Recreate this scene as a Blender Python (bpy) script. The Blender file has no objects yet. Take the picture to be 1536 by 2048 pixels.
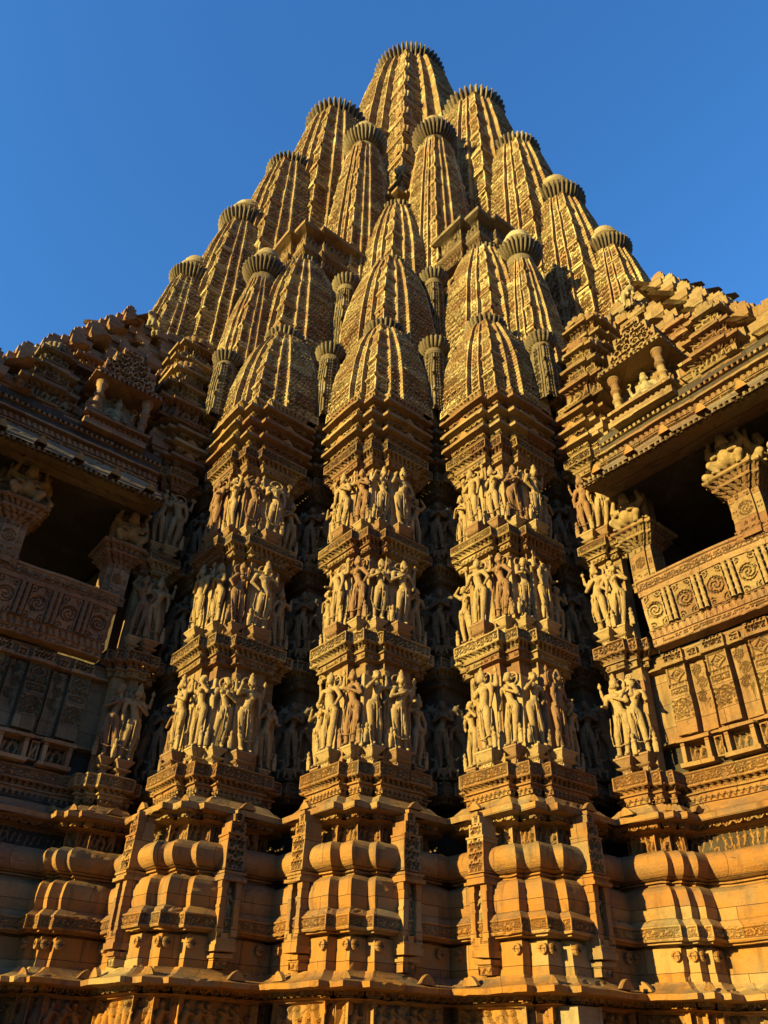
import bpy, math, random
import numpy as np
from mathutils import Matrix, Vector
R_ = math.radians
SC = bpy.context.scene
COL = SC.collection
rng = random.Random(7)
S2 = 2 ** -0.5
SCALE = 0.45          # one modelling unit = 0.45 m
EYE = 1.6             # eye height of the camera, metres
GZ = -EYE / SCALE     # ground height in temple units

# ------------------------------------------------------------------ camera
F_PX, PITCH, ROLL, YAW, CXP = 1553.3, 0.6235, 0.0343, -0.1228, 748.8
fw = Vector((math.sin(YAW) * math.cos(PITCH), math.cos(YAW) * math.cos(PITCH), math.sin(PITCH)))
rt = Vector((math.cos(YAW), -math.sin(YAW), 0))
up = rt.cross(fw)
rt2 = rt * math.cos(ROLL) + up * math.sin(ROLL)
up2 = -rt * math.sin(ROLL) + up * math.cos(ROLL)
cam = bpy.data.cameras.new('camera')
cam.sensor_fit = 'VERTICAL'; cam.sensor_height = 36.0; cam.lens = F_PX / 2048 * 36.0
cam.shift_x = (768 - CXP) / 2048
cam.clip_end = 3000; cam.clip_start = 0.05
co = bpy.data.objects.new('camera', cam); COL.objects.link(co)
m = Matrix(((rt2.x, up2.x, -fw.x, 0), (rt2.y, up2.y, -fw.y, 0), (rt2.z, up2.z, -fw.z, EYE), (0, 0, 0, 1)))
co.matrix_world = m
SC.camera = co

# ------------------------------------------------------------------ light
SUN_EL, SUN_PHI = R_(13.0), R_(5.0)
su, sv = math.cos(SUN_PHI), -math.sin(SUN_PHI)          # in temple axes (u = left face normal, v = right face normal)
sx, sy = (-su + sv) * S2, (-su - sv) * S2
world = bpy.data.worlds.new('World'); SC.world = world; world.use_nodes = True
nt = world.node_tree
sky = nt.nodes.new('ShaderNodeTexSky'); sky.sky_type = 'NISHITA'; sky.sun_disc = False
sky.sun_elevation = SUN_EL; sky.sun_rotation = math.atan2(sx, sy) % (2 * math.pi)
sky.air_density = 1.6; sky.dust_density = 1.0; sky.ozone_density = 3.0
skm = nt.nodes.new('ShaderNodeMix'); skm.data_type = 'RGBA'; skm.blend_type = 'MULTIPLY'; skm.inputs[0].default_value = 1.0
skm.inputs[7].default_value = (0.38, 0.86, 1.48, 1)     # deep polarised blue of the clear evening sky
nt.links.new(sky.outputs[0], skm.inputs[6]); skc = nt.nodes.new('ShaderNodeMix'); skc.data_type = 'RGBA'; skc.blend_type = 'DARKEN'; skc.inputs[0].default_value = 1.0
skc.inputs[7].default_value = (0.5, 1.9, 4.3, 1)      # tames the glow round the low sun
nt.links.new(skm.outputs[2], skc.inputs[6]); nt.links.new(skc.outputs[2], nt.nodes['Background'].inputs[0])
nt.nodes['Background'].inputs[1].default_value = 0.07
sl = bpy.data.lights.new('sun', 'SUN'); sl.energy = 5.0; sl.angle = R_(0.5); sl.color = (1.0, 0.84, 0.27)
so = bpy.data.objects.new('sun', sl); COL.objects.link(so)
sd = Vector((sx * math.cos(SUN_EL), sy * math.cos(SUN_EL), math.sin(SUN_EL)))
so.rotation_euler = sd.to_track_quat('Z', 'Y').to_euler()
SC.view_settings.view_transform = 'Standard'; SC.view_settings.look = 'None'
SC.view_settings.exposure = 1.68; SC.view_settings.gamma = 1.0

# ------------------------------------------------------------------ materials
ALB = 0.47
def stone(name, c1, c2, c3, dark=0.35, rough=0.85, bscale=1.0, ochre=0.0, block=(1.7, 0.58)):
    c1, c2, c3 = (tuple(x * ALB for x in c) for c in (c1, c2, c3))
    mt = bpy.data.materials.new(name); mt.use_nodes = True
    t = mt.node_tree; N = t.nodes; L = t.links
    b = N['Principled BSDF']; b.inputs['Roughness'].default_value = rough
    b.inputs['Specular IOR Level'].default_value = 0.25
    tc = N.new('ShaderNodeTexCoord'); geo = N.new('ShaderNodeNewGeometry')
    def noise(scale, det=5, rough_=0.6, vec=None):
        n = N.new('ShaderNodeTexNoise'); n.inputs['Scale'].default_value = scale
        n.inputs['Detail'].default_value = det; n.inputs['Roughness'].default_value = rough_
        L.new(vec or tc.outputs['Object'], n.inputs['Vector']); return n
    def ramp(src, p0, p1, c0=(0, 0, 0, 1), c1_=(1, 1, 1, 1)):
        r = N.new('ShaderNodeValToRGB'); r.color_ramp.elements[0].position = p0; r.color_ramp.elements[1].position = p1
        r.color_ramp.elements[0].color = c0; r.color_ramp.elements[1].color = c1_
        L.new(src, r.inputs[0]); return r
    def mix(f, a, b_, mode='MIX'):
        n = N.new('ShaderNodeMix'); n.data_type = 'RGBA'; n.blend_type = mode
        if isinstance(f, float): n.inputs[0].default_value = f
        else: L.new(f, n.inputs[0])
        for i, x in ((6, a), (7, b_)):
            if isinstance(x, tuple): n.inputs[i].default_value = x + (1,)
            else: L.new(x, n.inputs[i])
        return n.outputs[2]
    # masonry courses: (u - v, z)
    sep = N.new('ShaderNodeSeparateXYZ'); L.new(tc.outputs['Object'], sep.inputs[0])
    sub = N.new('ShaderNodeMath'); sub.operation = 'SUBTRACT'; L.new(sep.outputs[0], sub.inputs[0]); L.new(sep.outputs[1], sub.inputs[1])
    cmb = N.new('ShaderNodeCombineXYZ'); L.new(sub.outputs[0], cmb.inputs[0]); L.new(sep.outputs[2], cmb.inputs[1])
    br = N.new('ShaderNodeTexBrick'); L.new(cmb.outputs[0], br.inputs['Vector'])
    br.inputs['Scale'].default_value = 1.0; br.inputs['Brick Width'].default_value = block[0]; br.inputs['Row Height'].default_value = block[1]
    br.inputs['Mortar Size'].default_value = 0.006; br.inputs['Mortar Smooth'].default_value = 0.2; br.inputs['Bias'].default_value = 0.0
    br.inputs['Color1'].default_value = (0, 0, 0, 1); br.inputs['Color2'].default_value = (1, 1, 1, 1); br.inputs['Mortar'].default_value = (0.5, 0.5, 0.5, 1)
    n1 = noise(0.55, 6, 0.62); n2 = noise(2.6, 6, 0.65); n3 = noise(14, 5, 0.7)
    col = mix(ramp(n1.outputs[0], 0.40, 0.60).outputs[0], c1, c2)
    brk = ramp(br.outputs['Color'], 0.25, 1.0)
    bm = N.new('ShaderNodeMath'); bm.operation = 'MULTIPLY'; bm.inputs[1].default_value = 0.92; L.new(brk.outputs[0], bm.inputs[0])
    col = mix(bm.outputs[0], col, c3)
    col = mix(0.55, col, ramp(n2.outputs[0], 0.25, 0.75, (0.55, 0.5, 0.45, 1), (1.35, 1.3, 1.2, 1)).outputs[0], 'MULTIPLY')
    col = mix(0.55, col, ramp(n3.outputs[0], 0.25, 0.75, (0.55, 0.53, 0.5, 1), (1.4, 1.36, 1.3, 1)).outputs[0], 'MULTIPLY')
    # ochre / iron staining of the lower courses
    if ochre > 0:
        oz = N.new('ShaderNodeMapRange'); oz.inputs[1].default_value = 8.5; oz.inputs[2].default_value = 1.0
        L.new(sep.outputs[2], oz.inputs[0])
        n4 = noise(0.9, 5, 0.6)
        om = N.new('ShaderNodeMath'); om.operation = 'MULTIPLY'; L.new(oz.outputs[0], om.inputs[0]); L.new(ramp(n4.outputs[0], 0.36, 0.54).outputs[0], om.inputs[1])
        om2 = N.new('ShaderNodeMath'); om2.operation = 'MULTIPLY'; om2.inputs[1].default_value = ochre; L.new(om.outputs[0], om2.inputs[0])
        col = mix(om2.outputs[0], col, (0.30, 0.115, 0.014))
    # lichen on upward faces, in patches
    sn = N.new('ShaderNodeSeparateXYZ'); L.new(geo.outputs['Normal'], sn.inputs[0])
    nz = ramp(sn.outputs[2], 0.15, 0.75)
    n5 = noise(1.7, 6, 0.7)
    lm = N.new('ShaderNodeMath'); lm.operation = 'MULTIPLY'; L.new(nz.outputs[0], lm.inputs[0]); L.new(ramp(n5.outputs[0], 0.42, 0.62).outputs[0], lm.inputs[1])
    lm2 = N.new('ShaderNodeMath'); lm2.operation = 'MULTIPLY'; lm2.inputs[1].default_value = dark; L.new(lm.outputs[0], lm2.inputs[0])
    col = mix(lm2.outputs[0], col, (0.06, 0.055, 0.05))
    n6 = noise(0.8, 8, 0.72)
    st = ramp(n6.outputs[0], 0.53, 0.66)
    sm = N.new('ShaderNodeMath'); sm.operation = 'MULTIPLY'; sm.inputs[1].default_value = dark * 0.8; L.new(st.outputs[0], sm.inputs[0])
    col = mix(sm.outputs[0], col, (0.10, 0.085, 0.07))
    # dark rain streaks and pale fresh blocks
    mp = N.new('ShaderNodeMapping'); mp.inputs['Scale'].default_value = (2.6, 2.6, 0.35); L.new(tc.outputs['Object'], mp.inputs[0])
    n8 = noise(1.0, 6, 0.65, mp.outputs[0]); sk_ = ramp(n8.outputs[0], 0.54, 0.68)
    s8 = N.new('ShaderNodeMath'); s8.operation = 'MULTIPLY'; s8.inputs[1].default_value = dark * 0.9; L.new(sk_.outputs[0], s8.inputs[0])
    col = mix(s8.outputs[0], col, tuple(x * 0.35 for x in c3))
    bl = ramp(br.outputs['Color'], 0.0, 0.16, (1, 1, 1, 1), (0, 0, 0, 1))
    b8 = N.new('ShaderNodeMath'); b8.operation = 'MULTIPLY'; b8.inputs[1].default_value = 0.55; L.new(bl.outputs[0], b8.inputs[0])
    col = mix(b8.outputs[0], col, tuple(min(1, x * 1.45) for x in c2))
    col = mix(br.outputs['Fac'], col, tuple(x * 0.25 for x in c3))
    L.new(col, b.inputs['Base Color'])
    # bump
    add = N.new('ShaderNodeMath'); add.operation = 'ADD'; L.new(n3.outputs[0], add.inputs[0])
    n7 = noise(40 * bscale, 4, 0.7)
    L.new(n7.outputs[0], add.inputs[1])
    mo = N.new('ShaderNodeMath'); mo.operation = 'MULTIPLY'; mo.inputs[1].default_value = -1.2; L.new(br.outputs['Fac'], mo.inputs[0])
    ad2 = N.new('ShaderNodeMath'); ad2.operation = 'ADD'; L.new(add.outputs[0], ad2.inputs[0]); L.new(mo.outputs[0], ad2.inputs[1])
    bp = N.new('ShaderNodeBump'); bp.inputs['Strength'].default_value = 0.8; bp.inputs['Distance'].default_value = 0.016
    L.new(ad2.outputs[0], bp.inputs['Height']); L.new(bp.outputs[0], b.inputs['Normal'])
    return mt
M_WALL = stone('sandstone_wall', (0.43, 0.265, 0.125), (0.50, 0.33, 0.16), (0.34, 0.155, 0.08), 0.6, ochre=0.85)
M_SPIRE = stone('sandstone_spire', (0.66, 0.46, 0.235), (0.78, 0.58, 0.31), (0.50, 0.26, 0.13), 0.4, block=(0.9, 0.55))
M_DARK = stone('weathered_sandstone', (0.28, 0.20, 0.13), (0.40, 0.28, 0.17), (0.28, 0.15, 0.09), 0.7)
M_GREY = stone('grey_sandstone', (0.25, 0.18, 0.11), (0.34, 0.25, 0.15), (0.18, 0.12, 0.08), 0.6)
M_STAT = stone('statue_buff_sandstone', (0.56, 0.36, 0.18), (0.64, 0.43, 0.23), (0.56, 0.36, 0.18), 0.45, block=(9, 9))
M_STAT2 = stone('statue_rose_sandstone', (0.40, 0.20, 0.11), (0.45, 0.26, 0.14), (0.40, 0.20, 0.11), 0.4, block=(9, 9))
M_PALE = stone('pale_sandstone', (0.55, 0.42, 0.26), (0.62, 0.50, 0.33), (0.50, 0.36, 0.22), 0.3)
M_ROSE = stone('rose_sandstone', (0.50, 0.27, 0.15), (0.56, 0.34, 0.19), (0.42, 0.20, 0.11), 0.45, ochre=0.5)
def simple(name, c, rough=0.9):
    mt = bpy.data.materials.new(name); mt.use_nodes = True
    N = mt.node_tree.nodes; b = N['Principled BSDF']; b.inputs['Roughness'].default_value = rough
    n = N.new('ShaderNodeTexNoise'); n.inputs['Scale'].default_value = 3; n.inputs['Detail'].default_value = 8
    r = N.new('ShaderNodeValToRGB'); r.color_ramp.elements[0].color = tuple(x * 0.7 for x in c) + (1,); r.color_ramp.elements[1].color = tuple(x * 1.25 for x in c) + (1,)
    mt.node_tree.links.new(n.outputs[0], r.inputs[0]); mt.node_tree.links.new(r.outputs[0], b.inputs['Base Color'])
    return mt
M_OCHRE = stone('ochre_sandstone', (0.40, 0.24, 0.11), (0.48, 0.33, 0.18), (0.38, 0.19, 0.08), 0.6)
M_SHADE = stone('shade_dark_sandstone', (0.09, 0.065, 0.05), (0.12, 0.085, 0.06), (0.08, 0.05, 0.04), 0.5)  # near-black base colour paints in the shade of the balcony interiors
M_GROUND = simple('packed_earth', (0.09, 0.065, 0.045))

# ------------------------------------------------------------------ mesh accumulator
def wob(P):
    x, y, z = P[:, 0], P[:, 1], P[:, 2]
    d = np.stack([np.sin(2.3 * y + 1.7 * z + 0.4) + 0.6 * np.sin(5.1 * z - 3.3 * y + x), np.sin(2.1 * x - 1.9 * z + 1.4) + 0.6 * np.sin(4.7 * z + 3.9 * x - y),
                  np.sin(1.9 * x + 2.3 * y) + 0.6 * np.sin(5.3 * x - 4.1 * y + 2.0 * z)], 1)
    t = np.sin(8.7 * x + 2.1 * y + .3) * np.sin(7.9 * y - 1.7 * z + 1.1) * np.sin(9.3 * z + 1.3 * x)
    t2 = np.sin(23. * x + 5 * z) * np.sin(21. * y + 3 * x) * np.sin(25. * z + 4 * y)
    ch = np.clip(np.abs(t) - .68, 0, 1) * .12 + np.clip(np.abs(t2) - .7, 0, 1) * .05
    return P + 0.0085 * d - ch[:, None] * np.array([1.0, 1.0, .6]) * (1 + .0 * z[:, None])
class MB:
    def __init__(self): self.V = []; self.F = []; self.S = []; self.n = 0
    def add(self, P, Q, smooth=False):
        P = np.asarray(P, float).reshape(-1, 3); Q = np.asarray(Q, int).reshape(-1, 4)
        self.V.append(P); self.F.append(Q + self.n); self.S.append(np.full(len(Q), smooth)); self.n += len(P)
    def grid(self, P, smooth=False, flip=False):
        a, b = P.shape[:2]
        i = np.arange(a * b).reshape(a, b)
        q = np.stack([i[:-1, :-1], i[1:, :-1], i[1:, 1:], i[:-1, 1:]], -1).reshape(-1, 4)
        if flip: q = q[:, ::-1]
        self.add(P.reshape(-1, 3), q, smooth)
    def box(self, u0, u1, v0, v1, z0, z1):
        P = [(x, y, z) for z in (z0, z1) for y in (v0, v1) for x in (u0, u1)]
        self.add(P, [(0, 2, 3, 1), (4, 5, 7, 6), (0, 1, 5, 4), (2, 6, 7, 3), (0, 4, 6, 2), (1, 3, 7, 5)])
    def tbox(self, c, ax, ay, az):   # oriented box: centre, three half-axis vectors
        c, ax, ay, az = (np.array(q, float) for q in (c, ax, ay, az))
        P = [c + sx_ * ax + sy_ * ay + sz_ * az for sz_ in (-1, 1) for sy_ in (-1, 1) for sx_ in (-1, 1)]
        self.add(P, [(0, 2, 3, 1), (4, 5, 7, 6), (0, 1, 5, 4), (2, 6, 7, 3), (0, 4, 6, 2), (1, 3, 7, 5)])
    def lathe(self, c, prof, n=24, ribs=0, depth=0.0, rib_rng=(0, 1), th0=0.0):
        prof = np.array(prof, float); th = np.linspace(0, 2 * math.pi, (n if not ribs else ribs * 8) + 1) + th0
        r = np.repeat(prof[:, 0][:, None], len(th), 1); z = np.repeat(prof[:, 1][:, None], len(th), 1)
        if ribs:
            g = np.abs(np.cos((th - th0) * ribs / 2)) ** 0.55
            k = np.zeros(len(prof)); k[rib_rng[0]:rib_rng[1]] = 1
            r = r * (1 - depth * (1 - g)[None, :] * k[:, None])
        P = np.stack([c[0] + r * np.cos(th), c[1] + r * np.sin(th), c[2] + z], -1)
        self.grid(P, True, flip=True)
    def build(self, name, mat, parent=None, wobble=True):
        me = bpy.data.meshes.new(name)
        if not self.V: return None
        V = np.concatenate(self.V); Q = np.concatenate(self.F); S = np.concatenate(self.S)
        if wobble: V = wob(V)
        me.vertices.add(len(V)); me.vertices.foreach_set('co', V.astype(np.float32).ravel())
        me.loops.add(len(Q) * 4); me.loops.foreach_set('vertex_index', Q.astype(np.int32).ravel())
        me.polygons.add(len(Q)); me.polygons.foreach_set('loop_start', (np.arange(len(Q)) * 4).astype(np.int32))
        me.polygons.foreach_set('use_smooth', S)
        me.update(calc_edges=True)
        me.materials.append(mat)
        o = bpy.data.objects.new(name, me); COL.objects.link(o)
        if parent is not None: o.parent = parent
        return o

# ------------------------------------------------------------------ relief patterns: f(S, Y, L, h) -> displacement, S along, Y up from 0 to h
def hsh(a, b=0.0):
    x = np.sin(np.asarray(a) * 127.1 + np.asarray(b) * 311.7) * 43758.5453
    return x - np.floor(x)
def ss(x, a, b):
    t = np.clip((x - a) / (b - a), 0, 1); return t * t * (3 - 2 * t)
def inner(S, Y, L, h, m):
    return (S > m) & (S < L - m) & (Y > m) & (Y < h - m)
def p_scroll(S, Y, L, h, d=0.05):
    m = 0.03; H = h - 2 * m
    line = (np.minimum(np.minimum(S, L - S), np.minimum(Y, h - Y)) < .055) & (np.minimum(np.minimum(S, L - S), np.minimum(Y, h - Y)) > .026)
    if L < h * 1.35:      # short block: one spiral
        r = np.hypot((S - L / 2) / H, (Y - h / 2) / H); th = np.arctan2(Y - h / 2, S - L / 2)
        g = (np.mod(r * 4.2 - th / (2 * np.pi), 1) < 0.42) & (r < 0.40)
    else:
        n = max(1, round((L - 2 * m) / (H * 1.7))); P = (L - 2 * m) / n
        x = (S - m) / P; y = (Y - m) / H
        k = np.floor(x * 2); up_ = np.mod(k, 2) == 0
        cx = (k + 0.5) / 2; cy = np.where(up_, 0.42, 0.58) + (hsh(k, L) - .5) * .06
        dx = (x - cx) * P / H; dy = y - cy; r = np.hypot(dx, dy); th = np.arctan2(dy, dx * np.where(up_, 1, -1))
        g = (np.mod(r * 4.4 - th / (2 * np.pi) + hsh(k) * .15, 1) < 0.40) & (r < 0.36)
        w = 0.5 + 0.33 * np.sin(2 * np.pi * x)
        g |= (np.abs(np.abs(y - w) - 0.09) < 0.035) & (r > .30)
    return np.where((inner(S, Y, L, h, .06) & g) | line, -d, 0.0)
def p_lotus(S, Y, L, h):
    m = 0.03; H = h - 2 * m; n = max(1, round((L - 2 * m) / (H * 1.25))); P = (L - 2 * m) / n
    x = np.mod((S - m) / P, 1) - 0.5; y = (Y - m) / H
    dx = x * P / H; r = np.hypot(dx, y - 0.05); th = np.arctan2(y - 0.05, dx)
    g = (np.cos(th * 9) > -0.15) & (r < 0.82 - 0.22 * np.abs(dx)) & (r > 0.22)
    g |= (r < 0.18) | (np.abs(np.abs(dx) - 0.62) < 0.06)
    return np.where(inner(S, Y, L, h, m) & ~g, -0.085, 0.0)
def p_teeth(S, Y, L, h):
    n = max(1, round(L / 0.15)); f = np.abs(np.mod(S / L * n, 1) - 0.5) * 2; t = Y / h
    return np.where((t < 0.78) & (t > 0.1) & ((t - 0.1) / 0.68 < f * 0.95), -0.05, 0.0)
def p_leaf(S, Y, L, h):
    n = max(1, round(L / 0.17)); f = np.abs(np.mod(S / L * n + 0.25 * Y / h, 1) - 0.5) * 2
    return -0.055 * ss(f, 0.45, 0.95)
def p_fret(S, Y, L, h):
    m = 0.02; a = np.mod(S / 0.055, 1); k = np.floor(S / 0.055); b = np.mod((Y - m) / max(.03, (h - 2 * m) / 2.0), 1); j = np.floor((Y - m) / max(.03, (h - 2 * m) / 2.0))
    g = (hsh(k, j) < 0.62) & (b > 0.2) & (b < 0.85) & (a > .12)
    return np.where(inner(S, Y, L, h, m) & g, -0.045, 0.0)
def p_loz(S, Y, L, h):
    m = 0.035; H = h - 2 * m; n = max(1, round((L - 2 * m) / (H * 1.0))); P = (L - 2 * m) / n
    k = np.floor((S - m) / P); x = np.mod((S - m) / P, 1) - 0.5; y = (Y - m) / H - 0.5
    q = np.abs(x) + np.abs(y); r = np.hypot(x, y); th = np.arctan2(y, x)
    g = np.where(np.mod(k, 2) == 0, (np.abs(q - 0.42) < 0.09) | (q < 0.14), (np.cos(4 * th + 3 * r * 3) > 0.0) & (r < .5))
    return np.where(inner(S, Y, L, h, m) & ~g, -0.075, 0.0)
def p_hang(S, Y, L, h):
    n = max(1, round(L / 0.24)); x = np.mod(S / L * n, 1) - 0.5; t = Y / h
    arc = 0.72 * np.sqrt(np.clip(1 - (2 * np.abs(x)) ** 2.2, 0, 1))
    y = 1 - t
    r = np.hypot(x * 1.3, (y - 0.32)); hole = (np.abs(r - 0.22) < 0.07) & (y > .15)
    d = np.where(y > arc + 0.16, -0.16, 0.0)
    return np.where(hole, -0.05, d)
def p_dent(S, Y, L, h):
    f = np.mod(S / 0.16, 1)
    return np.where(f < 0.42, -0.09, 0.0)
def p_figs(S, Y, L, h, seed=0.0):
    per = h * 0.36; k = np.floor(S / per); out = np.full(S.shape, 1e9)
    for dk in (-1, 0, 1):
        q = k + dk; r1, r2, r3, r4 = hsh(q, seed), hsh(q, seed + 3.3), hsh(q, seed + 7.1), hsh(q, seed + 9.7)
        x = S / h - (q + 0.5) * per / h + (r1 - .5) * 0.1; y = Y / h
        lean = (r2 - .5) * 0.25
        def cap(ax, ay, bx, by, rr):
            px, py = x - ax, y - ay; bx, by = bx - ax, by - ay
            t = np.clip((px * bx + py * by) / (bx * bx + by * by + 1e-9), 0, 1)
            return np.hypot(px - bx * t, py - by * t) / rr
        hx = lean * 0.5; nx = lean * -0.4
        dd = np.minimum(cap(hx, .48, nx, .70, .105), np.hypot(x - nx * 1.2, y - .85) / .085)
        dd = np.minimum(dd, cap(hx, .46, hx + (r3 - .5) * .3, .24, .075)); dd = np.minimum(dd, cap(hx + (r3 - .5) * .3, .24, (r3 - .5) * .22 + hx, .03, .055))
        dd = np.minimum(dd, cap(hx, .46, hx - .06 - (r4) * .12, .25, .075)); dd = np.minimum(dd, cap(hx - .06 - r4 * .12, .25, hx - .05, .03, .055))
        dd = np.minimum(dd, cap(nx, .70, nx + .16, .55 + r4 * .25, .045)); dd = np.minimum(dd, cap(nx, .70, nx - .15, .5 + r1 * .35, .045))
        out = np.minimum(out, dd)
    g = np.sqrt(np.clip(1.05 - out * out, 0, 1))
    m = (S > 0.03) & (S < L - 0.03) & (Y > .04) & (Y < h - .03)
    return np.where(m, -0.15 + 0.13 * g, 0.0)
def make_med(k):           # carved slab: roundel with curling scrolls, each slab cut differently
    arms, rot, tw = 1 + k % 3, hsh(k) * 6.28, 1.7 + hsh(k, 2.0) * .8
    def f(S, Y, L, h):
        x = S - L / 2; y = Y - h * 0.5; rr = min(L * .40, h * .36)
        r = np.hypot(x, y) / rr; th = np.arctan2(y, x) + rot
        g = (r < .88) & (np.mod(r * tw - arms * th / (2 * np.pi), 1) < 0.36) & (r > .12)
        g |= np.abs(r - 1.02) < 0.075
        for cx, cy in ((-1, -1), (1, -1), (-1, 1), (1, 1)):
            q = np.hypot(x - cx * L * .40, y - cy * h * .44) / rr; t2 = np.arctan2(y - cy * h * .44, x - cx * L * .40)
            g |= (q < .62) & (r > 1.2) & (np.mod(q * 2.6 + t2 / 3.14 + hsh(k, cx + 2 * cy), 1) < .38)
        e_ = np.minimum(np.minimum(S, L - S), np.minimum(Y, h - Y))
        return np.where((g & (e_ > .03)), -0.05, 0.0)
    return f
p_med = make_med(1)
def p_pil(S, Y, L, h):     # pilaster: carved top block, panel, roundel, plain foot
    t = Y / h
    d = np.zeros(S.shape)
    a = t > 0.74; d = np.where(a, p_loz(S, Y - .74 * h, L, .26 * h) * .7, d)
    b = (t > 0.56) & (t < 0.68); d = np.where(b, p_scroll(S, Y - .56 * h, L, .12 * h), d)
    x = S - L / 2; y = Y - .36 * h; rr = L * 0.42; r = np.hypot(x, y) / rr; th = np.arctan2(y, x)
    g = (r < .95) & (np.mod(r * 2.4 + np.sin(2 * th) * 0.7, 1) < 0.5)
    d = np.where(g | (np.abs(r - 1) < .07), -0.05, d)
    d = np.where((t > .69) & (t < .74), -0.03 - .04 * (np.mod(S / .09, 1) < .5), d)
    c = (np.abs(x) > L * .28) & (r > 1.1) & (t < .5) & (t > .22) & (np.sin(Y * 45 + S * 30) > .4); d = np.where(c, -.04, d)
    return d
def p_vine(S, Y, L, h):    # tall curling stem
    x = S / L; y = Y / h; c = .5 + .22 * np.sin(y * 5.5)
    g = np.zeros(S.shape, bool)
    for k in range(3):
        cy = .88 - k * .2; cx = .5 + (.12 if k % 2 else -.12); r = np.hypot((x - cx) * L, (y - cy) * h) / (L * .36); th = np.arctan2((y - cy) * h, (x - cx) * L)
        g |= (r < 1) & (np.mod(r * 2.6 - th / (2 * np.pi), 1) < .42)
    g |= (np.abs(x - c) < .035) & (y > .3)
    g |= (np.abs(x - c - .12) < .03) & (y > .35) & (np.sin(Y * 30) > 0)
    return np.where(g & (x > .06) & (x < .94), -.045, 0.)
def make_gav(c):
    def f(S, Y, L, h):
        cw, ch = c, c * 1.05
        n = max(1, round(L / cw)); cw = L / n
        row = np.floor(Y / ch); x = np.mod(S / cw + 0.5 * np.mod(row, 2), 1) - 0.5; y = np.mod(Y / ch, 1)
        k = np.floor(S / cw + 0.5 * np.mod(row, 2)); rr = hsh(k, row)
        r = np.hypot(x, (y - 0.42) * 1.05)
        g = np.abs(r - 0.31) < 0.085
        g |= (np.abs(np.abs(x) - 0.33) < 0.10) & (y < 0.40)
        g |= (y < 0.10) | ((np.abs(x) < .07) & (y > .66) & (y < .95)) | ((np.abs(np.abs(x) - .47) < .035) & (y > .3))
        g |= (r < .11) & (rr > .45)
        d = np.where(g, 0.0, -0.50 * c)
        d = np.where(np.mod(row, 5) == 0, np.where(y < .22, .05 * c, d), d)
        d = d + (rr - .5) * .05 * c
        return np.where((S < .22 * c) | (S > L - .22 * c), 0.0, d)
    return f
def make_ser(p, dep):       # serrated stack of thin discs
    def f(S, Y, L, h):
        a = np.mod(Y / p, 1); return np.where(a < 0.5, -dep, 0.0) 
    return f
def make_corner(c, bh):     # corner lata: mesh with double string courses at each stage
    gv = make_gav(c)
    def f(S, Y, L, h):
        a = np.mod(Y / bh, 1); d = gv(S, Y, L, h)
        sc = 0.10
        d = np.where(a < sc, 0.16 * c + .04, d); d = np.where((a >= sc) & (a < sc + .06), -.55 * c, d); d = np.where((a >= sc + .06) & (a < sc + .13), .12 * c + .02, d)
        return d
    return f

# ------------------------------------------------------------------ patch + sweep
def patch(mb, A, B, C, D, f, cell, nrm=None, smooth=False):
    """A,B lower start/end, C,D upper start/end"""
    A, B, C, D = (np.array(q, float) for q in (A, B, C, D))
    L = (np.linalg.norm(B - A) + np.linalg.norm(D - C)) / 2; h = (np.linalg.norm(C - A) + np.linalg.norm(D - B)) / 2
    if L < 1e-4 or h < 1e-4: return
    if nrm is None:
        nrm = np.cross(B - A + D - C, C - A + D - B); nrm /= np.linalg.norm(nrm) + 1e-12
    nx = max(1, int(math.ceil(L / cell))) ; ny = max(1, int(math.ceil(h / cell)))
    s = np.linspace(0, 1, nx + 1)[:, None]; t = np.linspace(0, 1, ny + 1)[None, :]
    P = ((1 - s) * (1 - t))[..., None] * A + (s * (1 - t))[..., None] * B + ((1 - s) * t)[..., None] * C + (s * t)[..., None] * D
    if f is not None:
        P = P + f(s * L + 0 * t, t * h + 0 * s, L, h)[..., None] * nrm
    mb.grid(P, smooth)
def offs(path, o, closed=False):
    n = len(path); out = []
    for i in range(n):
        p = np.array(path[i], float); N = np.zeros(2); ns = []
        for a, b in (((i - 1) % n, i), (i, (i + 1) % n)):
            if not closed and ((i == 0 and b == i) or (i == n - 1 and a == i)): continue
            d = np.array(path[b], float) - np.array(path[a], float); d /= np.linalg.norm(d) + 1e-12
            ns.append(np.array([d[1], -d[0]]))
        if len(ns) == 2:
            bis = ns[0] + ns[1]; q = 1 + ns[0] @ ns[1]
            p = p + o * bis / max(q, 0.3)
        else: p = p + o * ns[0]
        out.append(p)
    return out
def sweep(mb, path, prof, cell=0.034, closed=False, skip=(), plain_cell=0.13):
    """prof: list of (o, z, kind) - kind describes the band from the previous point to this one"""
    rings = [offs(path, q[0], closed) for q in prof]
    n = len(path)
    for i in range(n if closed else n - 1):
        if i in skip: continue
        j = (i + 1) % n
        for k in range(1, len(prof)):
            kd = prof[k][2] if len(prof[k]) > 2 else None
            z0, z1 = prof[k - 1][1], prof[k][1]
            A, B = (*rings[k - 1][i], z0), (*rings[k - 1][j], z0); C, D = (*rings[k][i], z1), (*rings[k][j], z1)
            if kd == 's': patch(mb, A, B, C, D, None, plain_cell, smooth=True)
            elif kd is None: patch(mb, A, B, C, D, None, plain_cell)
            else: patch(mb, A, B, C, D, kd, cell)

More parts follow.
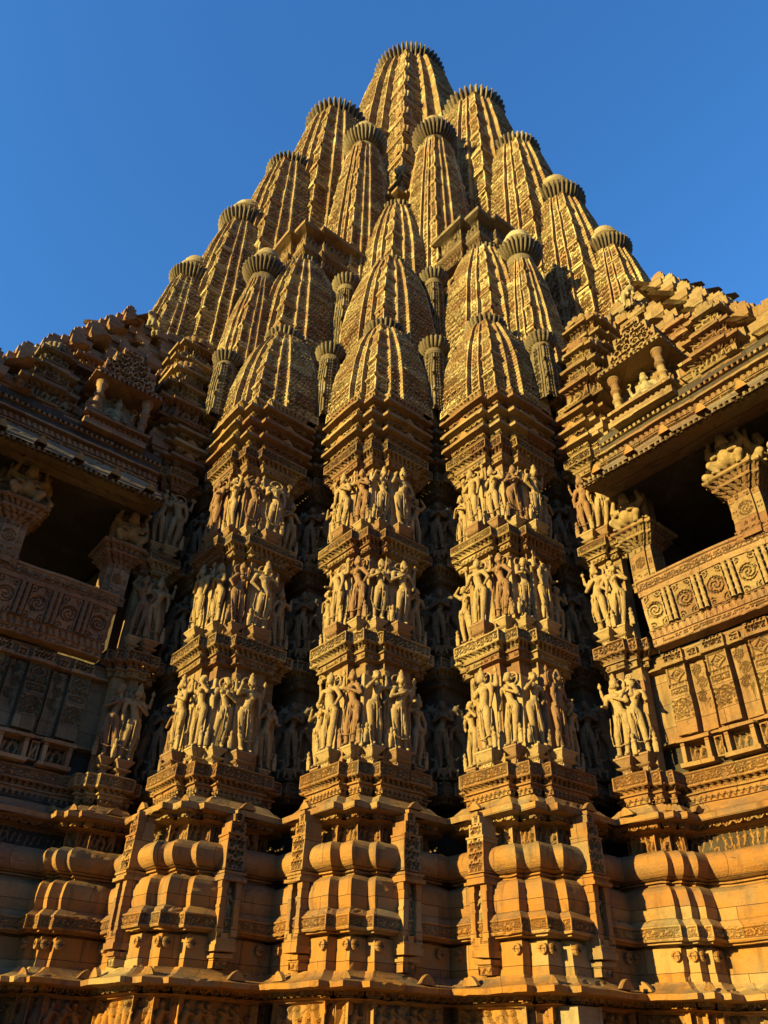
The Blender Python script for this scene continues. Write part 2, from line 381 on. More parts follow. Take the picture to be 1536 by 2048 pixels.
# ------------------------------------------------------------------ signed distance sculpture
def surfnet(F, org, h):
    S = F < 0; nx, ny, nz = F.shape
    c = np.zeros((nx - 1, ny - 1, nz - 1), int)
    sl = (slice(0, -1), slice(1, None))
    for a in (0, 1):
        for b in (0, 1):
            for d in (0, 1): c += S[sl[a], sl[b], sl[d]]
    act = (c > 0) & (c < 8)
    acc = np.zeros(act.shape + (3,)); cnt = np.zeros(act.shape)
    for ax in range(3):
        o1, o2 = [q for q in range(3) if q != ax]
        for a in (0, 1):
            for b in (0, 1):
                s0 = [None] * 3; s1 = [None] * 3
                s0[ax] = slice(0, -1); s1[ax] = slice(1, None)
                s0[o1] = s1[o1] = sl[a]; s0[o2] = s1[o2] = sl[b]
                f0, f1 = F[tuple(s0)], F[tuple(s1)]
                cr = (f0 < 0) != (f1 < 0)
                t = np.where(cr, f0 / np.where(cr, f0 - f1, 1), 0)
                off = [0, 0, 0]; off[o1] = a; off[o2] = b
                for q in range(3): acc[..., q] += np.where(cr, t if q == ax else off[q], 0)
                cnt += cr
    idx = -np.ones(act.shape, int); ii = np.argwhere(act); idx[act] = np.arange(len(ii))
    V = (ii + acc[act] / cnt[act][:, None]) * h + np.array(org)
    Q = []
    for ax in range(3):
        o1, o2 = [(1, 2), (2, 0), (0, 1)][ax]
        s0 = [slice(1, -1)] * 3; s1 = [slice(1, -1)] * 3
        s0[ax] = slice(0, -1); s1[ax] = slice(1, None)
        cr = np.argwhere(S[tuple(s0)] != S[tuple(s1)])
        e = cr.copy(); e[:, o1] += 1; e[:, o2] += 1
        ins = S[tuple(e.T)]
        def g(a, b):
            w = e.copy(); w[:, o1] -= a; w[:, o2] -= b; return idx[tuple(w.T)]
        q = np.stack([g(1, 1), g(0, 1), g(0, 0), g(1, 0)], 1)
        q[~ins] = q[~ins][:, ::-1]
        Q.append(q)
    return V, np.concatenate(Q)
class SDF:
    def __init__(self, lo, hi, h):
        self.lo = np.array(lo, float); self.h = h
        n = [int((b - a) / h) + 1 for a, b in zip(lo, hi)]
        g = np.indices(n).transpose(1, 2, 3, 0) * h + self.lo
        self.X, self.Y, self.Z = g[..., 0], g[..., 1], g[..., 2]
        self.F = np.full(n, 1e3)
    def put(self, d, k=0.012, sub=False):
        if sub: d = -d; hh = np.clip(0.5 - 0.5 * (d * -1 + self.F) / k, 0, 1) if False else None; self.F = np.maximum(self.F, d); return
        hh = np.clip(0.5 + 0.5 * (self.F - d) / k, 0, 1)
        self.F = self.F * (1 - hh) + d * hh - k * hh * (1 - hh)
    def cap(self, a, b, ra, rb=None, k=0.012):
        rb = ra if rb is None else rb
        a = np.array(a, float); b = np.array(b, float); ba = b - a
        px, py, pz = self.X - a[0], self.Y - a[1], self.Z - a[2]
        t = np.clip((px * ba[0] + py * ba[1] + pz * ba[2]) / (ba @ ba + 1e-12), 0, 1)
        d = np.sqrt((px - ba[0] * t) ** 2 + (py - ba[1] * t) ** 2 + (pz - ba[2] * t) ** 2) - (ra + (rb - ra) * t)
        self.put(d, k)
    def chain(self, pts, radii, k=0.012):
        for i in range(len(pts) - 1): self.cap(pts[i], pts[i + 1], radii[i], radii[i + 1], k)
    def ell(self, c, r, k=0.012, rot=0.0, sub=False):
        x, y, z = self.X - c[0], self.Y - c[1], self.Z - c[2]
        if rot: x, z = x * math.cos(rot) + z * math.sin(rot), -x * math.sin(rot) + z * math.cos(rot)
        q = np.sqrt((x / r[0]) ** 2 + (y / r[1]) ** 2 + (z / r[2]) ** 2); q2 = np.sqrt((x / r[0] ** 2) ** 2 + (y / r[1] ** 2) ** 2 + (z / r[2] ** 2) ** 2) + 1e-9
        d = q * (q - 1) / q2
        self.put(d, k, sub)
    def box(self, c, r, k=0.004, rd=0.004):
        qx, qy, qz = np.abs(self.X - c[0]) - r[0] + rd, np.abs(self.Y - c[1]) - r[1] + rd, np.abs(self.Z - c[2]) - r[2] + rd
        d = np.sqrt(np.maximum(qx, 0) ** 2 + np.maximum(qy, 0) ** 2 + np.maximum(qz, 0) ** 2) + np.minimum(np.maximum(qx, np.maximum(qy, qz)), 0) - rd
        self.put(d, k)
    def ring(self, c, r, w, tilt=0.0, ysq=1.0, k=0.006):   # horizontal torus
        x, y, z = self.X - c[0], (self.Y - c[1]) / ysq, self.Z - c[2] - tilt * (self.X - c[0])
        d = np.sqrt((np.hypot(x, y) - r) ** 2 + z ** 2) - w
        self.put(d, k)
    def disc(self, c, r, w, k=0.004):                        # upright ring facing y
        x, y, z = self.X - c[0], self.Y - c[1], self.Z - c[2]
        d = np.sqrt((np.hypot(x, z) - r) ** 2 + y ** 2) - w
        self.put(d, k)
    def mesh(self, name, mat, scale):
        V, Q = surfnet(self.F, self.lo, self.h)
        V = V * scale
        V = np.stack([V[:, 1], -V[:, 0], V[:, 2]], 1)  # front (+y) -> local +x, right (+x) -> local -y
        me = bpy.data.meshes.new(name)
        me.vertices.add(len(V)); me.vertices.foreach_set('co', V.astype(np.float32).ravel())
        me.loops.add(len(Q) * 4); me.loops.foreach_set('vertex_index', Q.astype(np.int32).ravel())
        me.polygons.add(len(Q)); me.polygons.foreach_set('loop_start', (np.arange(len(Q)) * 4).astype(np.int32))
        me.polygons.foreach_set('use_smooth', np.ones(len(Q), bool)); me.update(calc_edges=True)
        me.materials.append(mat)
        return me
def head(s, c, r, yaw=0.0, crown='tall', fem=True):
    if crown == 'broken':
        s.ell((c[0], c[1] - .02, c[2] - r * .6), (r * .5, r * .5, r * .5), .01); return
    x, y, z = c; fy = math.cos(yaw); fx = math.sin(yaw)
    s.ell((x, y, z), (r * .82, r * .88, r), .008)
    s.ell((x + fx * r * .35, y + fy * r * .35, z - r * .45), (r * .5, r * .5, r * .5), .01)      # jaw
    s.cap((x + fx * r * .84, y + fy * r * .84, z + r * .12), (x + fx * r * 1.0, y + fy * r * 1.0, z - r * .16), r * .09, r * .15, .004)  # nose
    for sd_ in (-1, 1):
        ex, ey = x + fx * r * .74 + fy * sd_ * r * .34, y + fy * r * .74 - fx * sd_ * r * .34
        s.ell((ex, ey, z + r * .1), (r * .16, r * .16, r * .09), .003)                           # eye
        s.cap((x + fx * r * .78 + fy * sd_ * r * .14, y + fy * r * .78 - fx * sd_ * r * .14, z + r * .28), (x + fx * r * .6 + fy * sd_ * r * .55, y + fy * r * .6 - fx * sd_ * r * .55, z + r * .3), r * .07, None, .003)
        s.cap((x + fy * sd_ * r * .86, y - fx * sd_ * r * .86, z + r * .1), (x + fy * sd_ * r * .95, y - fx * sd_ * r * .95, z - r * .55), r * .16, r * .22, .004)  # ear and earring
    s.ell((x + fx * r * .82, y + fy * r * .82, z - r * .38), (r * .24, r * .14, r * .09), .003)   # lips
    if crown == 'tall':
        s.ring((x, y, z + r * .5), r * .8, r * .16)
        s.cap((x, y, z + r * .6), (x, y, z + r * 2.6), r * .78, r * .3, .006)
        for q in (1.0, 1.5, 2.0): s.ring((x, y, z + r * q), r * (.86 - .2 * (q - .6)), r * .09, k=.003)
    elif crown == 'bun':
        s.ring((x, y, z + r * .5), r * .8, r * .13)
        s.ell((x - fx * r * .35, y - fy * r * .3, z + r * 1.0), (r * .85, r * .75, r * .6), .006)
        s.ell((x + r * .5, y - .2 * r, z + r * .9), (r * .45, r * .4, r * .4), .006)
    else:
        s.ring((x, y, z + r * .5), r * .8, r * .14)
        s.ell((x, y, z + r * .9), (r * .8, r * .75, r * .8), .006)
        s.ell((x, y, z + r * 1.7), (r * .42, r * .4, r * .45), .006)
def hand(s, p, d, r=.014):
    p = np.array(p, float); d = np.array(d, float); d /= np.linalg.norm(d) + 1e-9
    s.ell(tuple(p), (r * 1.0, r * .9, r * 1.1), .004)
    sd_ = np.cross(d, (0, 1, 0)); sd_ /= np.linalg.norm(sd_) + 1e-9
    for q in (-.6, -.2, .2, .6):
        s.cap(tuple(p + sd_ * q * r), tuple(p + sd_ * q * r * 1.15 + d * r * (2.1 - abs(q))), r * .26, r * .2, .002)
    s.cap(tuple(p + sd_ * r * .8), tuple(p + sd_ * r * 1.3 + d * r * .9), r * .28, r * .22, .002)
def figure(seed, fem=True, sway=1, arms=('hip', 'chest'), extra=False, crown='tall', turn=0.0, slab=True, mate=False, attend=True):
    """standing figure one unit tall, front +y, feet at z = 0"""
    s = SDF((-.25, -.13, -.01), (.25, .17, 1.03), .0105)
    q = random.Random(seed)
    hz, cz, nz, hd = .50, .715, .80, .872
    hx = .030 * sway; cxx = -.012 * sway; hdx = .012 * sway
    if slab:
        s.box((0, -.105, .45), (.125, .03, .46), .004)
    # legs: weight on one leg, other knee bent
    for sd_ in (-1, 1):
        st = (sd_ == sway)
        hip = (hx + sd_ * .044, -.01, hz - .02)
        knee = (hx * .6 + sd_ * (.045 if st else .062), .015 if not st else 0, .27)
        ank = (sd_ * (.035 if st else .058), -.005, .045)
        s.chain([hip, knee, ank], [.046, .034, .022], .008)
        s.cap((knee[0], knee[1] - .012, .21), (ank[0], ank[1] - .012, .12), .026, .02, .01)
        s.cap(ank, (ank[0] + sd_ * .008, ank[1] + .055, .018), .021, .017, .008)
        s.ring((ank[0], ank[1], .065), .026, .007, k=.003)
    # torso
    s.ell((hx, -.005, hz + .015), (.082 if fem else .072, .055, .055), .014)
    s.cap((hx, 0, hz + .03), ((hx + cxx) / 2, 0, .615), .052, .038 if fem else .046, .014)
    s.cap(((hx + cxx) / 2, 0, .615), (cxx, .003, cz), .038 if fem else .046, .054, .014)
    sh = .082 if fem else .098
    s.cap((cxx - sh + .02, -.005, .765), (cxx + sh - .02, -.005, .765), .032, None, .02)
    s.cap((cxx, 0, .775), (hdx, .005, .83), .026, .024, .012)
    if fem:
        for sd_ in (-1, 1): s.ell((cxx + sd_ * .034, .048, cz + .012), (.031, .031, .031), .005)
    else:
        s.ell((cxx, .025, cz + .01), (.075, .04, .04), .01)
    # jewellery, belt, loops of the garment
    s.ring((cxx, .0, .79), .042, .006, ysq=1.0, k=.003)
    s.cap((cxx - .03, .045, .77), (cxx, .062, .665), .006, None, .003); s.cap((cxx + .03, .045, .77), (cxx, .062, .665), .006, None, .003)
    s.ring((hx, 0, hz + .035), .068, .009, tilt=.1 * sway, ysq=.8, k=.004)
    s.cap((hx, .055, hz + .02), (hx * .5, .05, .16), .010, .006, .004)
    for sd_ in (-1, 1):
        s.cap((hx + sd_ * .03, .05, hz + .0), (hx + sd_ * .045, .045, .36), .006, .004, .003)
    pts = [(-.105 + .02 * q.random(), .0, .50), (-.112, .02, .30), (-.085, .04, .155), (0, .055, .125), (.085, .04, .155), (.112, .02, .30), (.105, 0, .50)]
    if q.random() < .8: s.chain(pts, [.008] * 7, .003)
    head(s, (hdx, .02, hd), .052, turn, crown, fem)
    if not fem or q.random() < .4: s.disc((hdx, -.05, hd + .01), .085, .012)
    # arms
    def arm(sd_, kind, y0=0.0):
        S0 = (cxx + sd_ * sh, y0, .765)
        E, W, T = {'hip': ((sd_ * .155, .0, .64), (hx + sd_ * .098, .04, .54), (0, .4, -1)),
                   'chest': ((sd_ * .14, .02, .635), (cxx + sd_ * .02, .085, .70), (-sd_, .2, .5)),
                   'down': ((sd_ * .128, .01, .63), (sd_ * .118, .03, .49), (0, .2, -1)),
                   'up': ((sd_ * .15, .02, .85), (sd_ * .075, .03, .945), (-sd_, .1, .3)),
                   'face': ((sd_ * .15, .04, .68), (sd_ * .075, .085, .80), (-sd_ * .3, 0, 1)),
                   'pray': ((sd_ * .12, .03, .645), (sd_ * .012, .10, .70), (0, .3, 1)),
                   'raised': ((sd_ * .155, .0, .70), (sd_ * .135, .045, .835), (0, .2, 1)),
                   'back': ((sd_ * .17, -.03, .75), (sd_ * .185, -.02, .87), (0, .1, 1)),
                   'offer': ((sd_ * .125, .02, .64), (sd_ * .12, .105, .62), (0, 1, .2))}[kind]
        s.chain([S0, E, W], [.030, .023, .016], .010)
        s.ring((S0[0] * .55 + E[0] * .45, S0[1] * .55 + E[1] * .45, S0[2] * .55 + E[2] * .45), .026, .006, k=.003)
        hand(s, W, T)
        return W
    wl = arm(-1, arms[0]); wr = arm(1, arms[1])
    if extra:
        a = arm(-1, 'back', -.03); b = arm(1, 'back', -.03)
        s.disc((a[0], a[1] + .01, a[2] + .055), .030, .010); s.ell((a[0], a[1] + .01, a[2] + .055), (.014, .014, .014), .003)
        s.ell((b[0], b[1] + .01, b[2] + .055), (.024, .02, .034), .004); s.ell((b[0], b[1] + .01, b[2] + .095), (.012, .012, .014), .003)
    if attend:
        for sd_ in ((-1, 1) if q.random() < .4 else ((-1,) if q.random() < .5 else (1,))):
            x0 = sd_ * .135
            s.chain([(x0 - .01, .02, .01), (x0 - .01, .02, .10)], [.015, .02], .006); s.chain([(x0 + .014, .02, .01), (x0 + .014, .02, .10)], [.015, .02], .006)
            s.chain([(x0, .02, .10), (x0, .02, .165)], [.026, .024], .008); s.ell((x0, .03, .21), (.022, .022, .026), .004); s.ell((x0, .025, .237), (.014, .014, .016), .004)
            s.cap((x0 - .025, .02, .165), (x0, .05, .135), .009, .008, .003); s.cap((x0 + .025, .02, .165), (x0, .05, .14), .009, .008, .003)
    return s
def vyala():
    """rearing horned leonine beast in profile facing +x, rider on its back, crouched warrior below; one unit tall"""
    s = SDF((-.30, -.12, -.01), (.34, .16, 1.03), .0125)
    s.box((0.02, -.10, .5), (.17, .02, .48), .004)
    s.chain([(-.11, -.02, .36), (-.07, 0, .50), (.02, 0, .62), (.03, 0, .74), (.0, 0, .84), (.07, .01, .915)], [.085, .075, .078, .062, .056, .052], .03)
    s.ell((-.10, 0, .36), (.095, .075, .10), .03)
    s.chain([(.07, .01, .90), (.15, .015, .86), (.20, .015, .825)], [.058, .045, .03], .015)          # head and muzzle
    s.chain([(.10, .015, .835), (.17, .015, .80)], [.026, .018], .006)                                # jaw
    s.cap((.04, .03, .95), (.01, .03, 1.0), .018, .008, .006); s.cap((.09, .03, .95), (.13, .03, .995), .014, .007, .006)   # horn, ear
    s.ell((.115, .055, .885), (.013, .012, .012), .003)
    for i in range(5): s.ell((-.045 + .01 * i, .02, .70 + .045 * i), (.03, .04, .026), .004)            # mane curls
    # hind leg: thigh, hock, shank, paw
    s.chain([(-.10, .03, .36), (-.01, .045, .27), (-.09, .03, .16), (-.05, .035, .05)], [.062, .042, .028, .022], .012)
    s.cap((-.05, .035, .04), (.01, .05, .02), .024, .018, .006)
    s.chain([(-.10, -.03, .34), (-.16, -.03, .22), (-.14, -.03, .05)], [.05, .03, .022], .012); s.cap((-.14, -.03, .04), (-.08, -.02, .02), .022, .017, .006)
    # fore legs lifted
    s.chain([(.05, .04, .66), (.15, .06, .60), (.15, .065, .50), (.20, .07, .47)], [.04, .03, .022, .022], .01)
    s.chain([(.06, -.02, .70), (.18, -.01, .68), (.22, 0, .60)], [.036, .026, .02], .01)
    # tail
    s.chain([(-.18, -.02, .38), (-.25, -.02, .50), (-.22, -.02, .64), (-.26, -.02, .70)], [.02, .015, .013, .02], .005)
    # rider
    s.chain([(-.06, .04, .60), (-.045, .05, .69)], [.032, .03], .01); s.ell((-.04, .055, .745), (.028, .028, .032), .004)
    s.chain([(-.05, .06, .68), (.0, .075, .64), (.035, .06, .68)], [.014, .012, .01], .004); s.chain([(-.06, .05, .60), (-.01, .075, .56), (-.03, .07, .48)], [.024, .018, .014], .005)
    # warrior beneath
    s.chain([(.14, .02, .13), (.155, .03, .25)], [.045, .042], .012); s.ell((.165, .04, .32), (.036, .036, .042), .005); s.ell((.15, .03, .36), (.025, .025, .02), .005)
    s.chain([(.14, .03, .12), (.20, .06, .13), (.17, .05, .03)], [.034, .026, .018], .008); s.chain([(.13, .03, .11), (.08, .06, .10), (.08, .05, .02)], [.034, .024, .018], .008)
    s.chain([(.155, .05, .25), (.10, .08, .22), (.05, .07, .28)], [.018, .014, .011], .004); s.chain([(.18, .04, .25), (.23, .05, .30), (.2, .06, .38)], [.018, .014, .011], .004)
    return s
def seated(multi=True):
    s = SDF((-.46, -.16, -.02), (.46, .36, 1.04), .018)
    s.box((0, -.13, .45), (.30, .03, .44), .004); s.disc((0, -.09, .80), .17, .03)
    s.ell((0, .02, .16), (.16, .12, .12), .03); s.cap((0, .0, .18), (0, .02, .48), .11, .13, .03); s.cap((-.12, .0, .54), (.12, .0, .54), .065, None, .03)
    s.ell((0, .09, .27), (.10, .07, .09), .02)
    s.chain([(-.09, .06, .12), (-.33, .12, .09), (-.05, .25, .06)], [.085, .06, .04], .02)          # folded leg
    s.chain([(.09, .06, .12), (.25, .20, .11), (.20, .27, -.0)], [.085, .06, .04], .02)             # hanging leg
    s.cap((.20, .27, .01), (.22, .33, 0), .035, .03, .01)
    s.cap((0, .02, .55), (0, .04, .63), .05, .05, .02); head(s, (0, .05, .70), .085, 0, 'tall', False)
    for sd_ in (-1, 1):
        s.chain([(sd_ * .17, 0, .53), (sd_ * .25, .03, .36), (sd_ * .16, .18, .27)], [.055, .045, .032], .015); hand(s, (sd_ * .15, .20, .26), (-sd_ * .3, 1, .1), .028)
        if multi:
            s.chain([(sd_ * .16, -.03, .55), (sd_ * .33, -.02, .47), (sd_ * .36, .02, .66)], [.045, .038, .028], .015); hand(s, (sd_ * .36, .02, .67), (0, .2, 1), .026)
            s.disc((sd_ * .37, .02, .77), .055, .018)
            s.chain([(sd_ * .16, -.03, .50), (sd_ * .30, .0, .30), (sd_ * .33, .08, .36)], [.045, .035, .028], .015)
    s.ring((0, .02, .25), .125, .015, k=.006); s.ring((0, .01, .58), .085, .012, k=.005)
    s.chain([(-.09, .12, .54), (0, .15, .36), (.09, .12, .54)], [.012] * 3, .004)
    return s
def atlas():
    """squat pot-bellied bearer crouching beneath a slab, arms raised"""
    s = SDF((-.50, -.22, -.02), (.50, .42, 1.0), .02)
    s.box((0, -.16, .48), (.34, .06, .46), .005); s.box((0, .02, .93), (.38, .22, .045), .004, .01)
    s.ell((0, .10, .34), (.19, .19, .20), .03); s.cap((-.14, .06, .53), (.14, .06, .53), .10, None, .05)
    head(s, (0, .16, .70), .125, 0.0, 'none', False)
    for sd_ in (-1, 1):
        s.chain([(sd_ * .22, .04, .54), (sd_ * .36, .06, .62), (sd_ * .30, .08, .84)], [.085, .065, .045], .02); hand(s, (sd_ * .30, .09, .86), (0, .1, 1), .035)
        s.chain([(sd_ * .10, .06, .22), (sd_ * .30, .24, .24), (sd_ * .20, .12, .03)], [.11, .08, .05], .02); s.cap((sd_ * .2, .12, .03), (sd_ * .26, .28, .01), .05, .04, .01)
        s.chain([(sd_ * .18, .08, .50), (sd_ * .24, .2, .40), (sd_ * .14, .28, .36)], [.05, .045, .035], .01)
    s.chain([(-.12, .18, .56), (0, .29, .40), (.12, .18, .56)], [.018] * 3, .006)
    return s
def lion():
    s = SDF((-.42, -.2, -.02), (.5, .2, .8), .02)
    s.chain([(-.25, 0, .34), (-.05, 0, .40), (.14, 0, .46)], [.13, .12, .13], .04)
    s.chain([(.14, 0, .48), (.24, 0, .60)], [.13, .13], .04); s.ell((.33, 0, .60), (.10, .085, .08), .02); s.cap((.33, 0, .56), (.43, 0, .53), .05, .035, .01)
    for sd_ in (-1, 1):
        s.chain([(-.26, sd_ * .08, .30), (-.20, sd_ * .09, .17), (-.28, sd_ * .09, .03)], [.09, .05, .035], .015); s.cap((-.28, sd_ * .09, .03), (-.2, sd_ * .09, .02), .04, .03, .01)
        s.chain([(.16, sd_ * .08, .40), (.18, sd_ * .09, .20), (.2, sd_ * .09, .03)], [.08, .05, .04], .015); s.cap((.2, sd_ * .09, .03), (.28, sd_ * .09, .02), .04, .03, .01)
        s.cap((.22, sd_ * .08, .70), (.20, sd_ * .1, .76), .03, .015, .008)
    s.chain([(-.34, 0, .36), (-.40, 0, .55), (-.34, 0, .70)], [.03, .022, .03], .008)
    return s

# ------------------------------------------------------------------ temple root
temple = bpy.data.objects.new('temple', None); COL.objects.link(temple)
temple.location = (0, 0, EYE); temple.rotation_euler = (0, 0, R_(225)); temple.scale = (SCALE,) * 3
temple['label'] = 'towering carved sandstone temple with clustered curved spires and tiers of statues'
temple['category'] = 'temple'
DD = 3.3                                  # mirror plane of the plan: u = v + DD
UC, VC = -22.0, -25.3                     # axis of the main spire
def mir(p): return (p[1] + DD, p[0] - DD)

def place(mesh, name, parent, u, v, z, ang, scl=1.0, flip=False, zs=1.0):
    o = bpy.data.objects.new(name, mesh); COL.objects.link(o); o.parent = parent
    o.location = (u, v, z); o.rotation_euler = (0, 0, R_(ang)); f_ = 1.13 if name in ('statue', 'attendant_statue') else 1.0
    o.scale = (scl * (1.06 if f_ > 1 else 1), (-scl if flip else scl) * f_, scl * zs)
    return o

# ------------------------------------------------------------------ mouldings
def prof_base():
    P = [(1.9, GZ - .2), (1.9, -2.2), (1.35, -1.9), (1.35, -1.2), (1.0, -.9), (1.0, -.15), (.62, 0.05), (.62, .16), (.30, .18), (.12, .22), (.12, 1.10, p_figs), (.30, 1.12), (.30, 1.25, p_hang),
         (.73, 1.26), (.75, 1.355), (.60, 1.40), (.46, 1.46), (.36, 1.54), (.33, 1.58), (.22, 1.58), (.22, 2.17), (.10, 2.17), (.10, 2.23), (.36, 2.23), (.36, 2.265), (.45, 2.27), (.47, 2.30), (.47, 2.54, p_scroll2), (.44, 2.56), (.35, 2.66), (.30, 2.69)]
    for a in range(0, 9):
        t = a / 8; P.append((.31 + .035 * math.sin(math.pi * t), 2.69 + .45 * t, 's'))
    P += [(.28, 3.22, 's'), (.22, 3.28, 's'), (.12, 3.33, 's'), (.06, 3.34), (.06, 3.38), (.14, 3.39), (.14, 3.42), (.07, 3.43)]
    for a in range(0, 13):
        t = -1 + 2 * a / 12; an = t * math.pi / 2; P.append((.07 + .33 * math.cos(an), 3.73 + .29 * math.sin(an), 's' if a else None))
    P += [(-.16, 4.03), (-.16, 4.47, p_figs), (.10, 4.49), (.10, 4.62, p_hang), (.33, 4.63), (.35, 4.76), (.22, 4.80), (.10, 4.87), (.02, 4.96), (-.04, 5.03), (-.20, 5.04), (-.20, 5.12),
          (-.16, 5.12), (-.16, 5.32, p_teeth), (-.10, 5.33), (-.10, 5.37)]
    return P
def p_scroll2(S, Y, L, h): return p_scroll(S, Y, L, h, 0.045)
def band(z, o=0.0, h=.30, pat=p_scroll):
    return [(-.17 + o, z - .13), (-.12 + o, z - .06, p_leaf), (-.02 + o, z - .02, p_leaf), (o, z), (o, z + h, pat), (-.10 + o, z + h + .04)]
WO = -.36
def prof_wall():
    P = band(5.50) + [(WO, 5.86), (WO, 8.46)]
    P += [(-.21, 8.48), (-.21, 8.64, p_fret), (-.15, 8.65), (-.15, 8.69)] + band(8.86, 0, .30, p_lotus) + [(WO, 9.22), (WO, 11.70)]
    P += [(-.21, 11.72), (-.21, 11.88, p_teeth), (-.15, 11.89), (-.15, 11.92)] + band(12.06, 0, .26) + [(WO, 12.38), (WO, 14.82)]
    P += [(-.22, 14.84), (-.20, 14.98, p_fret), (-.16, 15.0), (-.14, 15.05)] + band(15.21, .03, .30, p_loz)
    return P
def slab(z, o, e, hang=.15):
    return [(o - .22, z - hang - .02), (o - .20, z, p_hang), (o, z + .01), (o, z + .12), (o - .10, z + .17), (o - .22, z + .27), (o - .26, z + .33)]
def prof_cap():
    P = [(-.15, 15.60), (-.15, 15.72)]
    P += slab(15.92, .12, 0) + [(-.22, 16.30)] + slab(16.50, .14, 0, .14) + [(-.20, 16.86)] + slab(17.08, .15, 0, .14) + [(-.12, 17.42), (-.12, 17.48), (-.02, 17.62, p_leaf), (-.02, 17.68)]
    return P

def pier_path(U, V, a=.245, b=.435, L1=1.60, L2=1.60, sb=.28, sl=.42, deep=1.2, n1=True, n2=True):
    pts = []
    if n1: pts += [(U + a - sb - deep, V - b - L1 - sl), (U + a - sb, V - b - L1 - sl), (U + a - sb, V - b - L1)]
    else: pts += [(U + a - .9, V - b - L1)]
    pts += [(U + a, V - b - L1), (U + a, V - b), (U, V - b), (U, V), (U - b, V), (U - b, V + a), (U - b - L2, V + a)]
    if n2: pts += [(U - b - L2, V + a - sb), (U - b - L2 - sl, V + a - sb), (U - b - L2 - sl, V + a - sb - deep)]
    else: pts += [(U - b - L2, V + a - .9)]
    return pts

def fin(mb, c, ax, n, w, h, t=.05):
    """leaf-shaped stone ear standing on an eave: centre base c, along ax, outward n"""
    c = np.array(c, float); ax = np.array(ax, float); n = np.array(n, float)
    m_ = 7; top = []
    for i in range(m_):
        s = -1 + 2 * i / (m_ - 1); top.append((s * w, h * (1 - abs(s) ** 1.6) + .015))
    P = []
    for dpt in (-t, t):
        for s, z in top: P.append(c + ax * s + n * dpt); P.append(c + ax * s + n * dpt + np.array((0, 0, z)))
    Q = []
    for i in range(m_ - 1):
        a = 2 * i; q = 2 * m_
        Q += [(a, a + 2, a + 3, a + 1), (q + a, q + a + 1, q + a + 3, q + a + 2), (a + 1, a + 3, q + a + 3, q + a + 1)]
    mb.add(P, Q)
def curl(mb, c, ax, n, r=.10):
    c = np.array(c, float); ax = np.array(ax, float); n = np.array(n, float)
    th = np.linspace(0, 2 * math.pi, 13)
    rings = []
    for dpt, rr in ((-.05, r), (.05, r), (.06, r * .6), (.03, r * .5), (.045, .001)):
        rings.append([c + ax * rr * math.cos(t) + np.array((0, 0, rr * math.sin(t))) + n * dpt for t in th])
    mb.grid(np.array(rings))

# pedestal bracket under a statue: local mesh (wall at x = 0, outward +x, width along y, top at z = 0), shared by copies
CONS = {}
def console(parent, c, n, w, d, ztop, mat):
    key = (w, d, mat.name)
    if key not in CONS:
        mb = MB()
        def lv(o): return ((0, -w - o), (d + o, -w - o), (d + o, w + o), (0, w + o))
        prof = [(-.10, -.44), (-.10, -.30, 1), (-.03, -.27), (.0, -.24), (-.10, -.20), (-.07, -.16), (.0, -.06), (.02, -.045), (.02, 0)]
        prev = None
        for q in prof:
            o, z = q[0], q[1]; ring = [np.array((*p, z)) for p in lv(o)]
            if prev is not None:
                for i in range(3):
                    patch(mb, prev[i], prev[i + 1], ring[i], ring[i + 1], p_hang if len(q) > 2 else None, .04 if len(q) > 2 else .5)
            prev = ring
        mb.add([prev[0], prev[1], prev[2], prev[3]], [(0, 1, 2, 3)])
        o = mb.build('pedestal', mat, parent, wobble=False); CONS[key] = o.data
    else:
        o = bpy.data.objects.new('pedestal', CONS[key]); COL.objects.link(o); o.parent = parent
    o.location = (c[0], c[1], ztop); o.rotation_euler = (0, 0, math.atan2(n[1], n[0]))
    return o
SMALL = {}
def small(kind, parent, mat, c, ax, n, *args):
    """little carved ornaments: one mesh each, shared by copies; ax is the tangent, n the outward normal"""
    key = (kind, mat.name) + args
    if key not in SMALL:
        mb = MB(); (fin if kind == 'eave_ornament' else curl)(mb, (0, 0, 0), (0, 1, 0), (1, 0, 0), *args)
        o = mb.build(kind, mat, parent, wobble=False); SMALL[key] = o.data
    else:
        o = bpy.data.objects.new(kind, SMALL[key]); COL.objects.link(o); o.parent = parent
    o.location = c; o.rotation_euler = (0, 0, math.atan2(n[1], n[0]))
    return o

